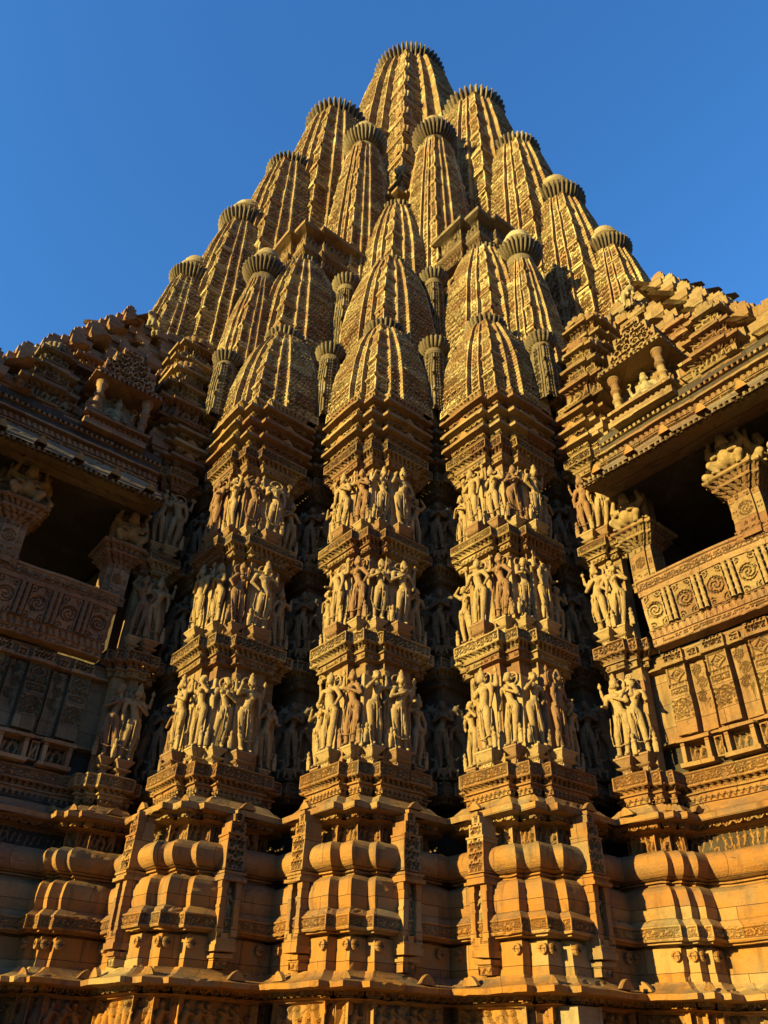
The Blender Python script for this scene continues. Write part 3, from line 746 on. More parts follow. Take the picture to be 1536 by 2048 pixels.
# ------------------------------------------------------------------ sculpture library (each mesh made once, copies share it)
HS = 1.98
LIB = {}
def lib():
    B, Rz = M_STAT, M_STAT2
    f = [dict(seed=1, fem=True, sway=1, arms=('hip', 'face'), crown='bun', turn=.5),
         dict(seed=2, fem=True, sway=-1, arms=('chest', 'down'), crown='bun', turn=-.4),
         dict(seed=3, fem=True, sway=1, arms=('up', 'hip'), crown='knot', turn=-.7, slab=False),
         dict(seed=4, fem=True, sway=-1, arms=('down', 'raised'), crown='tall', turn=.2),
         dict(seed=5, fem=True, sway=1, arms=('chest', 'chest'), crown='knot', turn=.6, slab=False),
         dict(seed=6, fem=True, sway=-1, arms=('face', 'hip'), crown='bun', turn=-.3),
         dict(seed=7, fem=True, sway=1, arms=('raised', 'chest'), crown='knot', turn=.8), dict(seed=8, fem=True, sway=-1, arms=('up', 'up'), crown='bun', turn=.1, slab=False),
         dict(seed=9, fem=True, sway=1, arms=('offer', 'face'), crown='bun', turn=-.8)]
    g = [dict(seed=11, fem=False, sway=1, arms=('down', 'chest'), extra=True, crown='tall', turn=.2),
         dict(seed=12, fem=False, sway=-1, arms=('chest', 'offer'), extra=True, crown='tall', turn=-.2),
         dict(seed=13, fem=False, sway=1, arms=('offer', 'down'), extra=True, crown='knot', turn=0.1),
         dict(seed=14, fem=False, sway=-1, arms=('raised', 'down'), extra=True, crown='tall', turn=.3),
         dict(seed=15, fem=False, sway=1, arms=('hip', 'raised'), extra=False, crown='tall', turn=-.5), dict(seed=16, fem=False, sway=-1, arms=('down', 'offer'), extra=True, crown='broken', turn=0),
         dict(seed=17, fem=False, sway=1, arms=('chest', 'hip'), extra=True, crown='knot', turn=.4)]
    LIB['fem'] = [figure(**k).mesh('statue', Rz if i in (2, 6) else B, HS) for i, k in enumerate(f)]
    LIB['god'] = [figure(**k).mesh('statue', Rz if i == 2 else B, HS) for i, k in enumerate(g)]
    LIB['nymph'] = [figure(seed=21, fem=True, sway=1, arms=('pray', 'pray'), crown='bun', turn=0, slab=False, attend=False).mesh('attendant_statue', M_GREY, 1.85),
                    figure(seed=22, fem=True, sway=-1, arms=('chest', 'pray'), crown='knot', turn=.1, slab=False, attend=False).mesh('attendant_statue', M_GREY, 1.85)]
    LIB['vyala'] = vyala().mesh('rearing_beast_statue', M_GREY, 2.0)
    LIB['seated'] = seated().mesh('seated_deity_statue', M_PALE, 1.55)
    LIB['atlas'] = atlas().mesh('atlas_bracket_figure', M_STAT, 1.55)
    LIB['lion'] = lion().mesh('lion_statue', M_PALE, 1.0)
lib()

# ------------------------------------------------------------------ piers
CELL = .026
ROWS = [6.27, 9.63, 12.76]     # feet of the three statue rows
def aedicule(parent, c, ax, n):
    """little shrine standing out from the plinth; c = centre of its back on the wall plane"""
    mb = MB(); ax = np.array(ax, float); n = np.array(n, float); c = np.array(c, float)
    def blk(w, d0, d1, z0, z1, f=None):
        w = w * .76; d1 = d1 if d1 < .3 else d1 - .09
        a0 = c - ax * w + n * d1; b0 = c + ax * w + n * d1; a1 = c - ax * w + n * d0; b1 = c + ax * w + n * d0
        def q(p, z): return (*p, z)
        patch(mb, q(a0, z0), q(b0, z0), q(a0, z1), q(b0, z1), f, .03 if f else .5)
        patch(mb, q(a1, z0), q(a0, z0), q(a1, z1), q(a0, z1), None, .5)
        patch(mb, q(b0, z0), q(b1, z0), q(b0, z1), q(b1, z1), None, .5)
        mb.add([q(a0, z1), q(b0, z1), q(b1, z1), q(a1, z1)], [(0, 1, 2, 3)]); mb.add([q(a1, z0), q(b1, z0), q(b0, z0), q(a0, z0)], [(0, 1, 2, 3)])
    def ped(S, Y, L, h):
        d = make_gav(.19)(S, Y, L, h) * .9
        return d
    blk(.24, 0, .44, 1.60, 1.78, p_teeth); blk(.30, 0, .50, 1.78, 1.86); blk(.34, 0, .56, 1.90, 2.02); blk(.30, 0, .53, 2.02, 2.10); blk(.32, 0, .54, 2.10, 2.24, p_fret)
    blk(.30, 0, .27, 2.24, 3.22)
    for s in (-1, 1):
        cc = c + ax * s * .175 + n * .35
        for z0, z1, r in ((2.24, 2.36, .085), (2.36, 2.70, .065), (2.70, 2.76, .08), (2.76, 3.08, .065), (3.08, 3.22, .085)):
            mb.tbox((*cc, (z0 + z1) / 2), (*(ax * r), 0), (*(n * .09), 0), (0, 0, (z1 - z0) / 2))
    blk(.38, 0, .62, 3.22, 3.29); blk(.33, 0, .57, 3.29, 3.36); blk(.36, 0, .60, 3.36, 3.41)
    blk(.31, 0, .54, 3.45, 4.15, ped); blk(.34, 0, .56, 4.15, 4.19); 
    blk(.25, 0, .52, 4.19, 4.45, ped); blk(.15, 0, .50, 4.45, 4.62, ped); blk(.07, 0, .48, 4.62, 4.72)
    o = mb.build('shrine_niche', M_WALL, parent)
    ang = math.degrees(math.atan2(n[1], n[0]))
    p = c + n * .31
    place(LIB['fem'][rng.randrange(6)], 'niche_statue', parent, p[0], p[1], 2.26, ang, .46)
    return o

BAG = {'fem': [], 'god': []}
def refill(kd):
    BAG[kd] = list(range(len(LIB[kd]))); rng.shuffle(BAG[kd]); return BAG[kd].pop()
def side_xy(c, n, d): return (c[0] + n[0] * d, c[1] + n[1] * d)
N1, N2 = (1, 0), (0, 1); A1, A2 = (0, 1), (-1, 0)
def pier(U, V, name='pier', narrow=None, tower=True):
    if narrow is None: path = pier_path(U, V); a, b, L1, L2 = .245, .435, 1.6, 1.6
    elif narrow == 'R': a, b, L1, L2 = .18, .25, .95, .42; path = pier_path(U, V, a, b, L1, L2, sl=.3, n2=False)
    else: a, b, L1, L2 = .18, .25, .42, .95; path = pier_path(U, V, a, b, L1, L2, sl=.3, n1=False)
    mb = MB()
    sweep(mb, path, prof_base() + prof_wall() + prof_cap(), CELL)
    o = mb.build(name, M_WALL, temple)
    for z, o_ in [(4.80, .30), (1.40, .62), (16.06, .05), (16.64, .05)]:
        for (c, ax, n) in (((U + a + o_, V - b - L1 * .5), A1, N1), ((U - b - L2 * .5, V + a + o_), A2, N2)):
            small('eave_ornament', o, M_WALL, (*c, z), ax, n, .20, .17)
        small('eave_ornament', o, M_WALL, (U + o_ - .12, V + o_ - .12, z), None, (.7, .7), .10, .13)
    for (c, ax, n) in (((U + a + .22, V - b - .08 + .22), A1, N1), ((U + .22, V - .06 + .22), A1, N1), ((U - .10 + .22, V + .22), A2, N2), ((U - b - .1 + .22, V + a + .22), A2, N2), ((U + a + .22, V - b - L1 + .1), A1, N1), ((U - b - L2 + .1, V + a + .22), A2, N2)):
        small('scroll_hook', o, M_WALL, (c[0] + n[0] * .03, c[1] + n[1] * .03, 2.02), ax, n, .10)
    wa = WO
    for r, z in enumerate(ROWS):
        spots = []      # kind, wall point, normal, half width of pedestal, yaw
        if narrow != 'L':
            spots.append(('god', (U + a + wa, V - b - L1 * (.46 if not narrow else .60)), N1, .27 if not narrow else .22, 0))
            if narrow is None: spots.append(('fem', (U + a - .28 + wa, V - b - L1 + .10), N1, .16, 0))
        if narrow != 'R':
            spots.append(('god', (U - b - L2 * (.46 if not narrow else .60), V + a + wa), N2, .27 if not narrow else .22, 0))
            if narrow is None: spots.append(('fem', (U - b - L2 + .10, V + a - .28 + wa), N2, .16, 0))
        if narrow != 'L': spots.append(('fem', (U + wa + (.04 if narrow else 0), V - (.58 if not narrow else .40)), N1, .19, 8 if not narrow else 30))
        if narrow != 'R': spots.append(('fem', (U - (.58 if not narrow else .40), V + wa + (.04 if narrow else 0)), N2, .19, -8 if not narrow else -30))
        for kd, c, n, w, yw in spots:
            dd = .36 if kd == 'god' else .33
            zz = z - (.04 if kd == 'god' else .0)
            if kd == 'fem' and w < .18: zz -= .22; dd = .30
            console(o, c, n, w, dd, zz, M_STAT2 if rng.random() < .4 else M_STAT)
            me = LIB[kd][BAG[kd].pop() if BAG[kd] else refill(kd)]; ang = math.degrees(math.atan2(n[1], n[0]))
            yaw = rng.uniform(-12, 12) + yw
            sc = (1.06 if kd == 'god' else 1.0) * rng.uniform(.97, 1.03) * (1.0 if w > .18 else .93)
            p = side_xy(c, n, .21)
            place(me, 'statue', o, p[0], p[1], zz, ang + yaw, sc, flip=rng.random() < .5)
    if narrow is None:
        aedicule(o, (U + a + .10, V - b - .60), A1, N1); aedicule(o, (U - b - .50, V + a + .10), A2, N2)
    return o

# ------------------------------------------------------------------ curved spires
def amalaka(parent, c, r, ribs, finial=True, mat=None, hgt=.70):
    mb = MB()
    h = r * hgt
    prof = [(r * .58, -h * .62), (r * .74, -h * .55), (r * .88, -h * .30), (r * .97, -h * .0), (r * 1.02, h * .24), (r * 1.02, h * .38), (r * .90, h * .46), (r * .60, h * .50), (r * .3, h * .52), (.01, h * .53)]
    mb.lathe(c, prof, ribs=ribs, depth=.26, rib_rng=(1, 7))
    mb.lathe(c, [(r * .60, -h * 1.25), (r * .66, -h * 1.1), (r * .60, -h * 1.0), (r * .60, -h * .55)], n=32)
    o = mb.build('ribbed_disc', mat or M_GREY, parent)
    if finial:
        f = MB(); z = h * .5 + r * .22
        f.lathe(c, [(r * .46, z - r * .24), (r * .46, z + r * .22), (r * .66, z + r * .26), (r * .68, z + r * .34), (r * .44, z + r * .38)], n=28)
        f.lathe(c, [(r * .42, z + r * .36), (r * .54, z + r * .50), (r * .56, z + r * .68), (r * .48, z + r * .86), (r * .28, z + r * 1.0), (r * .12, z + r * 1.08), (r * .14, z + r * 1.16), (.01, z + r * 1.32)], n=28)
        f.build('finial', M_PALE, parent)
    return o
def spire(c, z0, z1, wf, cell_px=1.0, gav=.30, lata=.34, strip=.53, e=.105, name='spire', mat=None, levels=None, am=None, bh=None, parent=None, finial=True, amribs=28, four=False, amz=.35):
    """wf(t) half width from base t=0 to shoulder t=1"""
    mb = MB(); H = z1 - z0; nl = levels or max(6, int(H / 1.0))
    bh = bh or H / 6
    G = make_gav(gav); Gc = make_corner(gav * .9, bh); Gs2 = make_ser(max(.15, gav * .7), gav * .16)
    dist = math.sqrt(c[0] ** 2 + c[1] ** 2 + ((z0 + z1) / 2) ** 2)
    cell = max(.03, dist / 776 * 1.0) * cell_px
    c0, c1, c2 = 1.0, 1 - e, 1 - 2 * e
    # quarter outline from left end of the n1 face to right end of the n2 face (unit half width)
    out = [(-c2, -c2)] if four else []
    n1 = [(c2, -c2), (c2, -strip), (c1, -strip), (c1, -lata), (c0, -lata), (c0, lata), (c1, lata), (c1, strip), (c2, strip)]
    cor = [(c2, c2)]
    n2 = [(strip, c2), (strip, c1), (lata, c1), (lata, c0), (-lata, c0), (-lata, c1), (-strip, c1), (-strip, c2), (-c2, c2)]
    path = n1 + cor + n2
    kinds = ['c', 'r', 's', 'r', 'l', 'r', 's', 'r', 'c', 'c', 'r', 's', 'r', 'l', 'r', 's', 'r', 'c']
    path = np.array(path); C = np.array(c)
    ts = np.linspace(0, 1, nl + 1)
    for i in range(len(path) - 1):
        kd = kinds[i]
        for k in range(nl):
            w0, w1 = wf(ts[k]), wf(ts[k + 1]); za, zb = z0 + H * ts[k], z0 + H * ts[k + 1]
            A = (*(C + path[i] * w0), za); B = (*(C + path[i + 1] * w0), za); Cc = (*(C + path[i] * w1), zb); D = (*(C + path[i + 1] * w1), zb)
            L = np.linalg.norm(path[i + 1] - path[i]) * (w0 + w1) / 2
            yo = za - z0
            f = {'c': Gc, 'l': G, 's': G, 'r': Gs2}[kd]
            if kd == 'r' and e * w0 < cell: f = None
            def ff(S, Y, L_, h_, f=f, yo=yo): return f(S, Y + yo, L_, h_)
            if f is None: patch(mb, A, B, Cc, D, None, 2.0)
            else: patch(mb, A, B, Cc, D, ff, cell)
    # back sides, plain
    for (a_, b_) in (((-c2, c2), (-c2, -c2)), ((-c2, -c2), (c2, -c2))):
        for k in range(nl):
            w0, w1 = wf(ts[k]), wf(ts[k + 1]); za, zb = z0 + H * ts[k], z0 + H * ts[k + 1]
            a, b = np.array(a_), np.array(b_)
            patch(mb, (*(C + a * w0), za), (*(C + b * w0), za), (*(C + a * w1), zb), (*(C + b * w1), zb), None, 3.0)
    # shoulder cap
    w1 = wf(1) * c2
    mb.box(c[0] - w1, c[0] + w1, c[1] - w1, c[1] + w1, z1 - .3, z1 + .02)
    mb.lathe((c[0], c[1], z1), [(w1 * .95, -.02), (w1 * .92, (am or 1) * .3), (w1 * .8, (am or 1) * .5)], n=32)
    # edge ribs: stacked toothed discs along the corner and lata edges
    o = mb.build(name, mat or M_SPIRE, parent or temple)
    # corner amalakas at each stage
    if am:
        amalaka(o, (c[0], c[1], z1 + am * amz), am, amribs, finial)
    return o
def curve(w0, w1, p=3.0, q=.07): return lambda t: w0 - (w0 - w1) * (q * t + (1 - q) * t ** p)

U_L, U_C, U_R = (-8.12, -16.90), (-10.82, -14.12), (-13.60, -11.45)
U_RN = (-16.24, -9.87); U_LN = mir(U_RN)
print('LN', U_LN)
piers = {}
for nm, uv, nar in (('L', U_L, None), ('C', U_C, None), ('R', U_R, None), ('RN', U_RN, 'R'), ('LN', U_LN, 'L')):
    piers[nm] = pier(uv[0], uv[1], 'pier', nar)

rb = MB(); U_, V_ = U_R; rb.box(U_ - .80, U_ - .08, V_ - .3, V_ + .56, .05, 1.10)
rb.build('pale_repair_block', M_PALE, piers['R'])
# recesses between the piers
def recess(cu, cv):
    path = [(cu, cv - 1.6), (cu, cv), (cu - 1.6, cv)]
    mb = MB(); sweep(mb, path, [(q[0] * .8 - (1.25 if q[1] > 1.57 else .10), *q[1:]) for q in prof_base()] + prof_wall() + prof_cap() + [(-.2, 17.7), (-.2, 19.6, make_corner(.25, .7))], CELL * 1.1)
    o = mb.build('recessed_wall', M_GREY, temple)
    for r, z in enumerate(ROWS):
        console(o, (cu + WO - .02, cv + WO - .02), (S2, S2), .13, .30, z - .05, M_GREY)
        p = (cu - .17, cv - .17)
        place(LIB['nymph'][r % 2], 'attendant_statue', o, p[0], p[1], z - .05, 45, 1.0, flip=bool(r % 2))
        place(LIB['vyala'], 'rearing_beast_statue', o, cu - .02, cv - .66, z - .30, 28, 1.0, flip=True)
        place(LIB['vyala'], 'rearing_beast_statue', o, cu - .66, cv - .02, z - .30, 62, 1.0)
    return o
for (pu, pv) in (((U_R[0] + .2), (U_C[1] + .1)), ((U_C[0] + .2), (U_L[1] + .1)), ((U_RN[0] + .15), (U_R[1] - .05)), ((U_L[0] - .0), (U_LN[1] + .15))):
    recess(pu, pv)
core = MB()
for cu, cv, z in ((-14.3, -14.9, 18), (-11.5, -17.6, 18), (-17.0, -12.3, 18), (-9.0, -20.4, 18)):
    core.box(-34, cu, -38, cv, GZ - .2, z)
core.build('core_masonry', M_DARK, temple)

# spires on the piers
for uv in (U_L, U_C, U_R):
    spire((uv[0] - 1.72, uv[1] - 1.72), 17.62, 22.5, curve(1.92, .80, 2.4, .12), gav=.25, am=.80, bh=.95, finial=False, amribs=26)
def pair_sp(c, *a, **k):
    spire(c, *a, **k); m_ = mir(c); spire(m_, *a, **k)
# second and third tier
spire((-13.9, -17.2), 20.5, 29.0, curve(2.15, .95), gav=.28, am=.8, bh=1.2, finial=False, amribs=26)
spire((-15.9, -19.2), 27.0, 37.4, curve(2.3, 1.0), gav=.32, am=.95, bh=1.5, finial=False, amribs=26)
pair_sp((-17.2, -14.6), 20.5, 30.0, curve(2.2, 1.0), gav=.28, am=.85, bh=1.2, finial=False, amribs=26)
pair_sp((-17.5, -12.8), 17, 28.0, curve(1.5, .62), gav=.24, am=1.0, amz=.85, bh=1.4, finial=True, amribs=30)
pair_sp((-17.6, -17.9), 27, 44.4, curve(2.0, .98, 2.4, .2), gav=.33, am=1.36, amz=.85, bh=1.9, finial=True, amribs=32)
for q, z0, z1, w, r in (((-13.50, -14.10), 18.0, 20.9, .40, .58), ((-15.0, -15.6), 22, 27.5, .46, .66)):
    spire(q, z0, z1, curve(w, w * .8), gav=.2, am=r, bh=.8, mat=M_GREY, finial=False, amz=.75, amribs=20); q = mir(q)
    spire(q, z0, z1, curve(w, w * .8), gav=.2, am=r, bh=.8, mat=M_GREY, finial=False, amz=.75, amribs=20)
pair_sp((-15.9, -11.2), 18, 20.5, curve(.42, .36), gav=.2, am=.56, amz=.75, finial=False, bh=.8, mat=M_GREY, amribs=20)
# great half spires climbing the faces
for v, z0, z1, w0, w1, r, g in ((-18.4, 30, 53.6, 3.5, 2.0, 2.2, .46), (-15.5, 24, 44.8, 3.0, 1.5, 1.6, .42), (-13.2, 18, 36.7, 2.7, 1.3, 1.45, .36), (-11.1, 16, 30.6, 2.1, 1.0, 1.12, .33)):
    pair_sp((UC, v), z0, z1, curve(w0, w1), gav=g, am=r, amz=.30 if v < -14 else .6, finial=v > -14, bh=(z1 - z0) / 10, amribs=36)
# main spire
def wmain(t):
    z = 18 + t * (71.0 - 18)
    return float(np.interp(z, [18, 30, 40, 50, 58, 64, 68, 70, 71], [7.4, 6.9, 6.3, 5.6, 4.9, 4.2, 3.5, 3.0, 2.6]))
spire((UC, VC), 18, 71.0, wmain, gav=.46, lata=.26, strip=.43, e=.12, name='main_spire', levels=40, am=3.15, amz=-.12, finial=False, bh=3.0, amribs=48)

# small ribbed discs marking each stage of the main spire's corner
ms = bpy.data.objects['main_spire']
for k in range(1, 16):
    z = 24 + 3.0 * k + 1.5
    if z > 70: break
    w = wmain((z - 18) / 53.0) * .77; rr_ = .07 * w + .24
    mb = MB(); c_ = (UC + w - rr_ * .85, VC + w - rr_ * .85, z)
    mb.lathe(c_, [(rr_ * .9, -.30), (rr_ * 1.05, -.22), (rr_ * 1.25, 0), (rr_ * 1.22, .22), (rr_ * .9, .34), (.05, .36)], ribs=14, depth=.2, rib_rng=(1, 5))
    mb.build('corner_disc', M_SPIRE, ms)

# ------------------------------------------------------------------ transept arms with balconies (right one built, left one mirrored)
def XF(p, mi): return mir(p) if mi else p
def mpath(pts, mi):
    return [mir(p) for p in pts][::-1] if mi else pts
def arm(mi):
    UW = -16.92; VE = -3.95; V0 = -10.2
    def sw(mb, pts, prof, cell=CELL, **k): sweep(mb, mpath(pts, mi), prof, cell, **k)
    wall = MB()
    path = [(UW, V0), (UW, VE), (UW - 9, VE)]
    sw(wall, path, prof_base() + band(5.50) + [(-.12, 5.86)])
    sw(wall, path, [(-.30, 5.86), (-.30, 6.5), (.02, 6.52), (.02, 6.58), (-.12, 6.6), (-.12, 8.36), (.10, 8.38), (.12, 8.44), (.02, 8.46), (-.02, 8.8), (-.5, 8.82)])
    o = wall.build('transept_arm', M_WALL if not mi else M_ROSE, temple)
    wall = MB()
    path = [(UW, -9.75), (UW, VE), (UW - 9, VE)]
    sw(wall, path, [(1.0, 13.55), (.95, 14.3), (1.08, 14.32), (1.08, 14.48, p_loz), (.90, 14.50), (.90, 14.60), (.98, 14.61), (1.02, 14.74, p_leaf), (.84, 14.76), (.84, 14.90, p_hang), (1.0, 14.91), (1.0, 14.98), (.86, 15.06), (.74, 15.10), (.74, 15.28, p_loz), (.88, 15.30), (.90, 15.38, p_dent), (.70, 15.44), (.66, 15.60, p_hang), (.80, 15.61), (.80, 15.68), (.5, 15.8), (-1.5, 15.9)])
    wall.build('cornice', M_WALL if not mi else M_ROSE, temple)
    # pilasters and panels
    def lab(name, mat, v0, v1, z0, z1, oo, f):
        mb = MB(); u = UW + oo
        for (p0, p1, ff) in (((u, v0), (u, v1), f), ((UW - .3, v0), (u, v0), None), ((u, v1), (UW - .3, v1), None)):
            a, b = XF(p0, mi), XF(p1, mi)
            if mi: a, b = b, a
            patch(mb, (*a, z0), (*b, z0), (*a, z1), (*b, z1), ff, .026 if ff else .6)
        for z_, rv in ((z0, False), (z1, True)):
            q = [(UW - .3, v0), (u, v0), (u, v1), (UW - .3, v1)]; q = [(*XF(p, mi), z_) for p in q]
            if mi != rv: q = q[::-1]
            mb.add(q, [(0, 1, 2, 3)])
        return mb.build(name, mat, o)
    MP, MH = (M_ROSE, M_ROSE) if mi else (M_WALL, M_WALL)
    MPIL = M_GREY if mi else M_WALL
    v = -9.55
    while v < VE - .6:
        lab('pilaster', MPIL, v, v + .52, 6.62, 8.34, .12, p_pil); lab('vine_panel', MPIL, v + .60, v + .98, 6.62, 8.30, .0, p_vine)
        lab('pediment', MH, v - .02, v + .54, 8.43, 8.72, .14, make_gav(.2)); lab('capital_slab', MH, v - .06, v + .58, 8.342, 8.43, .24, None)
        lab('urn_relief', MH, v + .66, v + .92, 8.38, 8.64, .12, p_lotus)
        lab('niche_relief', MH, v + .10, v + .62, 5.97, 6.45, -.10, p_figs); lab('niche_jamb', MH, v, v + .10, 5.97, 6.45, .10, None); lab('niche_jamb', MH, v + .62, v + .72, 5.97, 6.45, .10, None)
        lab('niche_lintel', MH, v - .06, v + .78, 6.452, 6.54, .16, None); lab('niche_sill', MH, v - .06, v + .78, 5.87, 5.968, .16, None)
        lab('frieze_relief', MH, v + .80, v + 1.0, 5.98, 6.45, .0, p_figs)
        v += 1.10
    # balustrade (sloping seat back)
    r = MB(); UB = UW + .45
    sw(r, [(UB, V0 + .62), (UB, VE + .2), (UB - 8, VE + .2)], [(-.45, 8.84), (-.12, 8.86), (-.10, 8.88), (-.08, 9.04, p_fret), (-.04, 9.05), (-.02, 9.24, p_leaf), (0, 9.25), (0.0, 9.26)], .028)
    rail = r.build('balustrade', M_ROSE, temple)
    r2 = MB()
    sw(r2, [(UB, V0 + .62), (UB, VE + .2), (UB - 8, VE + .2)], [(-.06, 9.26), (.06, 10.18)], .03)
    sw(r2, [(UB, V0 + .62), (UB, VE + .2), (UB - 8, VE + .2)], [(.05, 10.18), (.14, 10.2), (.17, 10.30), (.19, 10.62, p_scroll), (.20, 10.66), (.16, 10.70), (-.35, 10.72), (-.35, 9.0)], .028)
    r2.build('handrail', M_ROSE, rail)
    v = V0 + .72; MB_ = M_ROSE if mi else M_WALL
    def q(u_, v_): return XF((u_, v_), mi)
    bal_me = None
    while v < VE:
        a, b = q(UB + .02, v), q(UB + .02, v + .50); a2, b2 = q(UB + .14, v), q(UB + .14, v + .50)
        if mi: a, b, a2, b2 = b, a, b2, a2
        ps = MB(); patch(ps, (*a, 9.27), (*b, 9.27), (*a2, 10.17), (*b2, 10.17), make_med(int((v + 20) * 7)), .02); ps.build('carved_slab', MB_, rail)
        for kx in (.59, .74):
            cc = q(UB + .045, v + kx)
            if bal_me is None:
                bm = MB(); lean = q(.115, 0)[0] - q(0, 0)[0], q(.115, 0)[1] - q(0, 0)[1]
                prof = [(.050 + (.020 if j_ % 5 == 0 else 0), .90 * j_ / 25) for j_ in range(26)]
                th = np.linspace(0, 2 * math.pi, 9)
                bm.grid(np.array([[(lean[0] * z / .9 + r_ * math.cos(t), lean[1] * z / .9 + r_ * math.sin(t), z) for t in th] for r_, z in prof]), True, flip=True)
                bo = bm.build('baluster', M_STAT2 if mi else M_STAT, rail, wobble=False); bal_me = bo.data
            else:
                bo = bpy.data.objects.new('baluster', bal_me); COL.objects.link(bo); bo.parent = rail
            bo.location = (cc[0], cc[1], 9.27)
        v += .84
    # eave: deep sloping stone awning
    e = MB(); UE = UW + 2.2
    sw(e, [(UE, V0 + .45), (UE, VE + 2.2), (UE - 12, VE + 2.2)], [(-1.9, 13.50), (-1.1, 13.40), (-.35, 13.20), (-.10, 13.10), (-.10, 13.13, p_dent), (-.02, 13.10), (0, 13.19, p_dent), (-.10, 13.24), (-.30, 13.38), (-.55, 13.62), (-.56, 13.70), (-.85, 14.0), (-1.1, 14.28), (-1.12, 14.36), (-1.5, 14.4)], .05)
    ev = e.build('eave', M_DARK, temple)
    for j_ in range(7):
        vv = V0 + 1.0 + j_ * 1.05; c_ = q(UE - .16, vv); nn = N2 if mi else N1
        so_ = small('eave_ornament', ev, M_WALL, (c_[0], c_[1], 13.34), None, nn, .15, .24)
        so_.scale = (3.0, 1, 1)
    # dark interior
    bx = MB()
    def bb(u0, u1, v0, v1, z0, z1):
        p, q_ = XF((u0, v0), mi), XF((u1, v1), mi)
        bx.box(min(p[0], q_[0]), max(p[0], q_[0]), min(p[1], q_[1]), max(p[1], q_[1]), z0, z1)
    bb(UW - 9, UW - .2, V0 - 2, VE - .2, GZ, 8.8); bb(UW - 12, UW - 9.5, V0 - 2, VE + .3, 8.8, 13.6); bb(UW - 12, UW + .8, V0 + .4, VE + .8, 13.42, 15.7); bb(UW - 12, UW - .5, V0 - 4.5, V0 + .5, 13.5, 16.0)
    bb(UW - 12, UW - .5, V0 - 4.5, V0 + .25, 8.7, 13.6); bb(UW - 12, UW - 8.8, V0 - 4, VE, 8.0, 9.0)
    bx.build('interior_masonry', M_SHADE, temple)
    # pillars
    for vv in (-9.45, -6.30, -4.55):
        pb = MB(); cu = UW + .10 if vv < -9 else UW + .28; w = .42 if vv > -9 else .36
        pl = [(cu + w * .8, vv - w), (cu + w * .8, vv - w * .55), (cu + w, vv - w * .55), (cu + w, vv + w * .55), (cu + w * .8, vv + w * .55), (cu + w * .8, vv + w), (cu - w, vv + w), (cu - w, vv - w)]
        pr = [(0, 10.5), (0, 10.62), (.02, 10.66), (.02, 10.76, p_teeth), (-.02, 10.8), (-.02, 11.75, p_med), (.0, 11.76), (.10, 11.86, p_leaf), (.06, 11.88), (.2, 11.98, p_leaf), (.22, 12.04), (.18, 12.08), (.30, 12.20, p_leaf), (.34, 12.22), (.34, 12.30), (.0, 12.32), (0, 13.5)]
        if mi: pl = [mir(p) for p in pl][::-1]
        sweep(pb, pl, pr, .03, closed=True)
        po = pb.build('pillar', M_WALL if not mi else M_ROSE, temple)
        p1 = XF((cu + w + .02, vv), mi)
        place(LIB['atlas'], 'bracket_figure', po, p1[0], p1[1], 12.30, 90 if mi else 0, .82)
        if vv > -9:
            p2 = XF((cu, vv - w - .0), mi); place(LIB['atlas'], 'bracket_figure', po, p2[0], p2[1], 12.30, 180 if mi else -90, .82)
            p3 = XF((cu, vv + w), mi); place(LIB['atlas'], 'bracket_figure', po, p3[0], p3[1], 12.30, 0 if mi else 90, .82)
    # roof: stepped courses climbing to the hip, broken by upright blocks
    ro = MB()
    hip = [(15.7, -16.6, -4.1), (17.0, -17.15, -4.9), (18.3, -17.7, -5.6), (19.6, -18.15, -6.3), (21.0, -18.75, -6.9), (22.4, -19.3, -7.5), (23.8, -19.95, -8.15), (25.2, -20.8, -8.9)]
    for k in range(len(hip) - 1):
        z, u, v = hip[k]; z2 = hip[k + 1][0]; hh = z2 - z; zm = z + hh * .42
        rr = random.Random(k + (50 if mi else 0))
        def jag(x0, x1):
            out = []; x = x0
            while x > x1 + 1.2:
                w_ = rr.uniform(.5, .75); out.append((x, x - w_)); x -= w_ + rr.uniform(.35, .6)
            return out
        # outline with projecting bays
        P_ = []
        for (xa, xb) in reversed(jag(v - .0, -13.6)):
            P_ += [(u, xb), (u + .26, xb), (u + .26, xa), (u, xa)]
        P2 = []
        for (xa, xb) in jag(u, -24):
            P2 += [(xa, v), (xa, v + .26), (xb, v + .26), (xb, v)]
        path = [(u, -14.2)] + P_[:-1] + [(u + .26, v), (u + .0, v)] + P2[1:] + [(u - 9, v)]
        path = [p for i_, p in enumerate(path) if i_ == 0 or abs(p[0] - path[i_ - 1][0]) + abs(p[1] - path[i_ - 1][1]) > 1e-4]
        sw(ro, path, [(-1.4, z), (-.42, z), (-.42, zm - .16), (-.10, zm - .10), (-.02, zm), (.02, zm + .02), (.04, zm + hh * .24), (-.06, zm + hh * .30), (-.26, zm + hh * .40), (-1.2, z2 + .02)], .06)
        zt = zm + hh * .22
        def blk(c_, al, nn, w_, hgt):
            a3, n3 = np.array(al, float), np.array(nn, float)
            for (w2, z_a, z_b, dp, of) in ((w_, zt, zt + hgt * .45, .20, 0), (w_ * .72, zt + hgt * .40, zt + hgt * .8, .18, -.05), (w_ * .4, zt + hgt * .75, zt + hgt, .15, -.08)):
                cc = np.array(c_) + n3 * of
                ro.tbox((cc[0], cc[1], (z_a + z_b) / 2), (*(a3 * w2), 0), (*(n3 * dp), 0), (0, 0, (z_b - z_a) / 2))
        x = v + .02
        while x > -13.2:
            blk(XF((u - .06, x - .2), mi), A2 if mi else A1, N2 if mi else N1, rr.uniform(.24, .36), rr.uniform(.50, .85)); x -= rr.uniform(.85, 1.3)
        x = u - .5
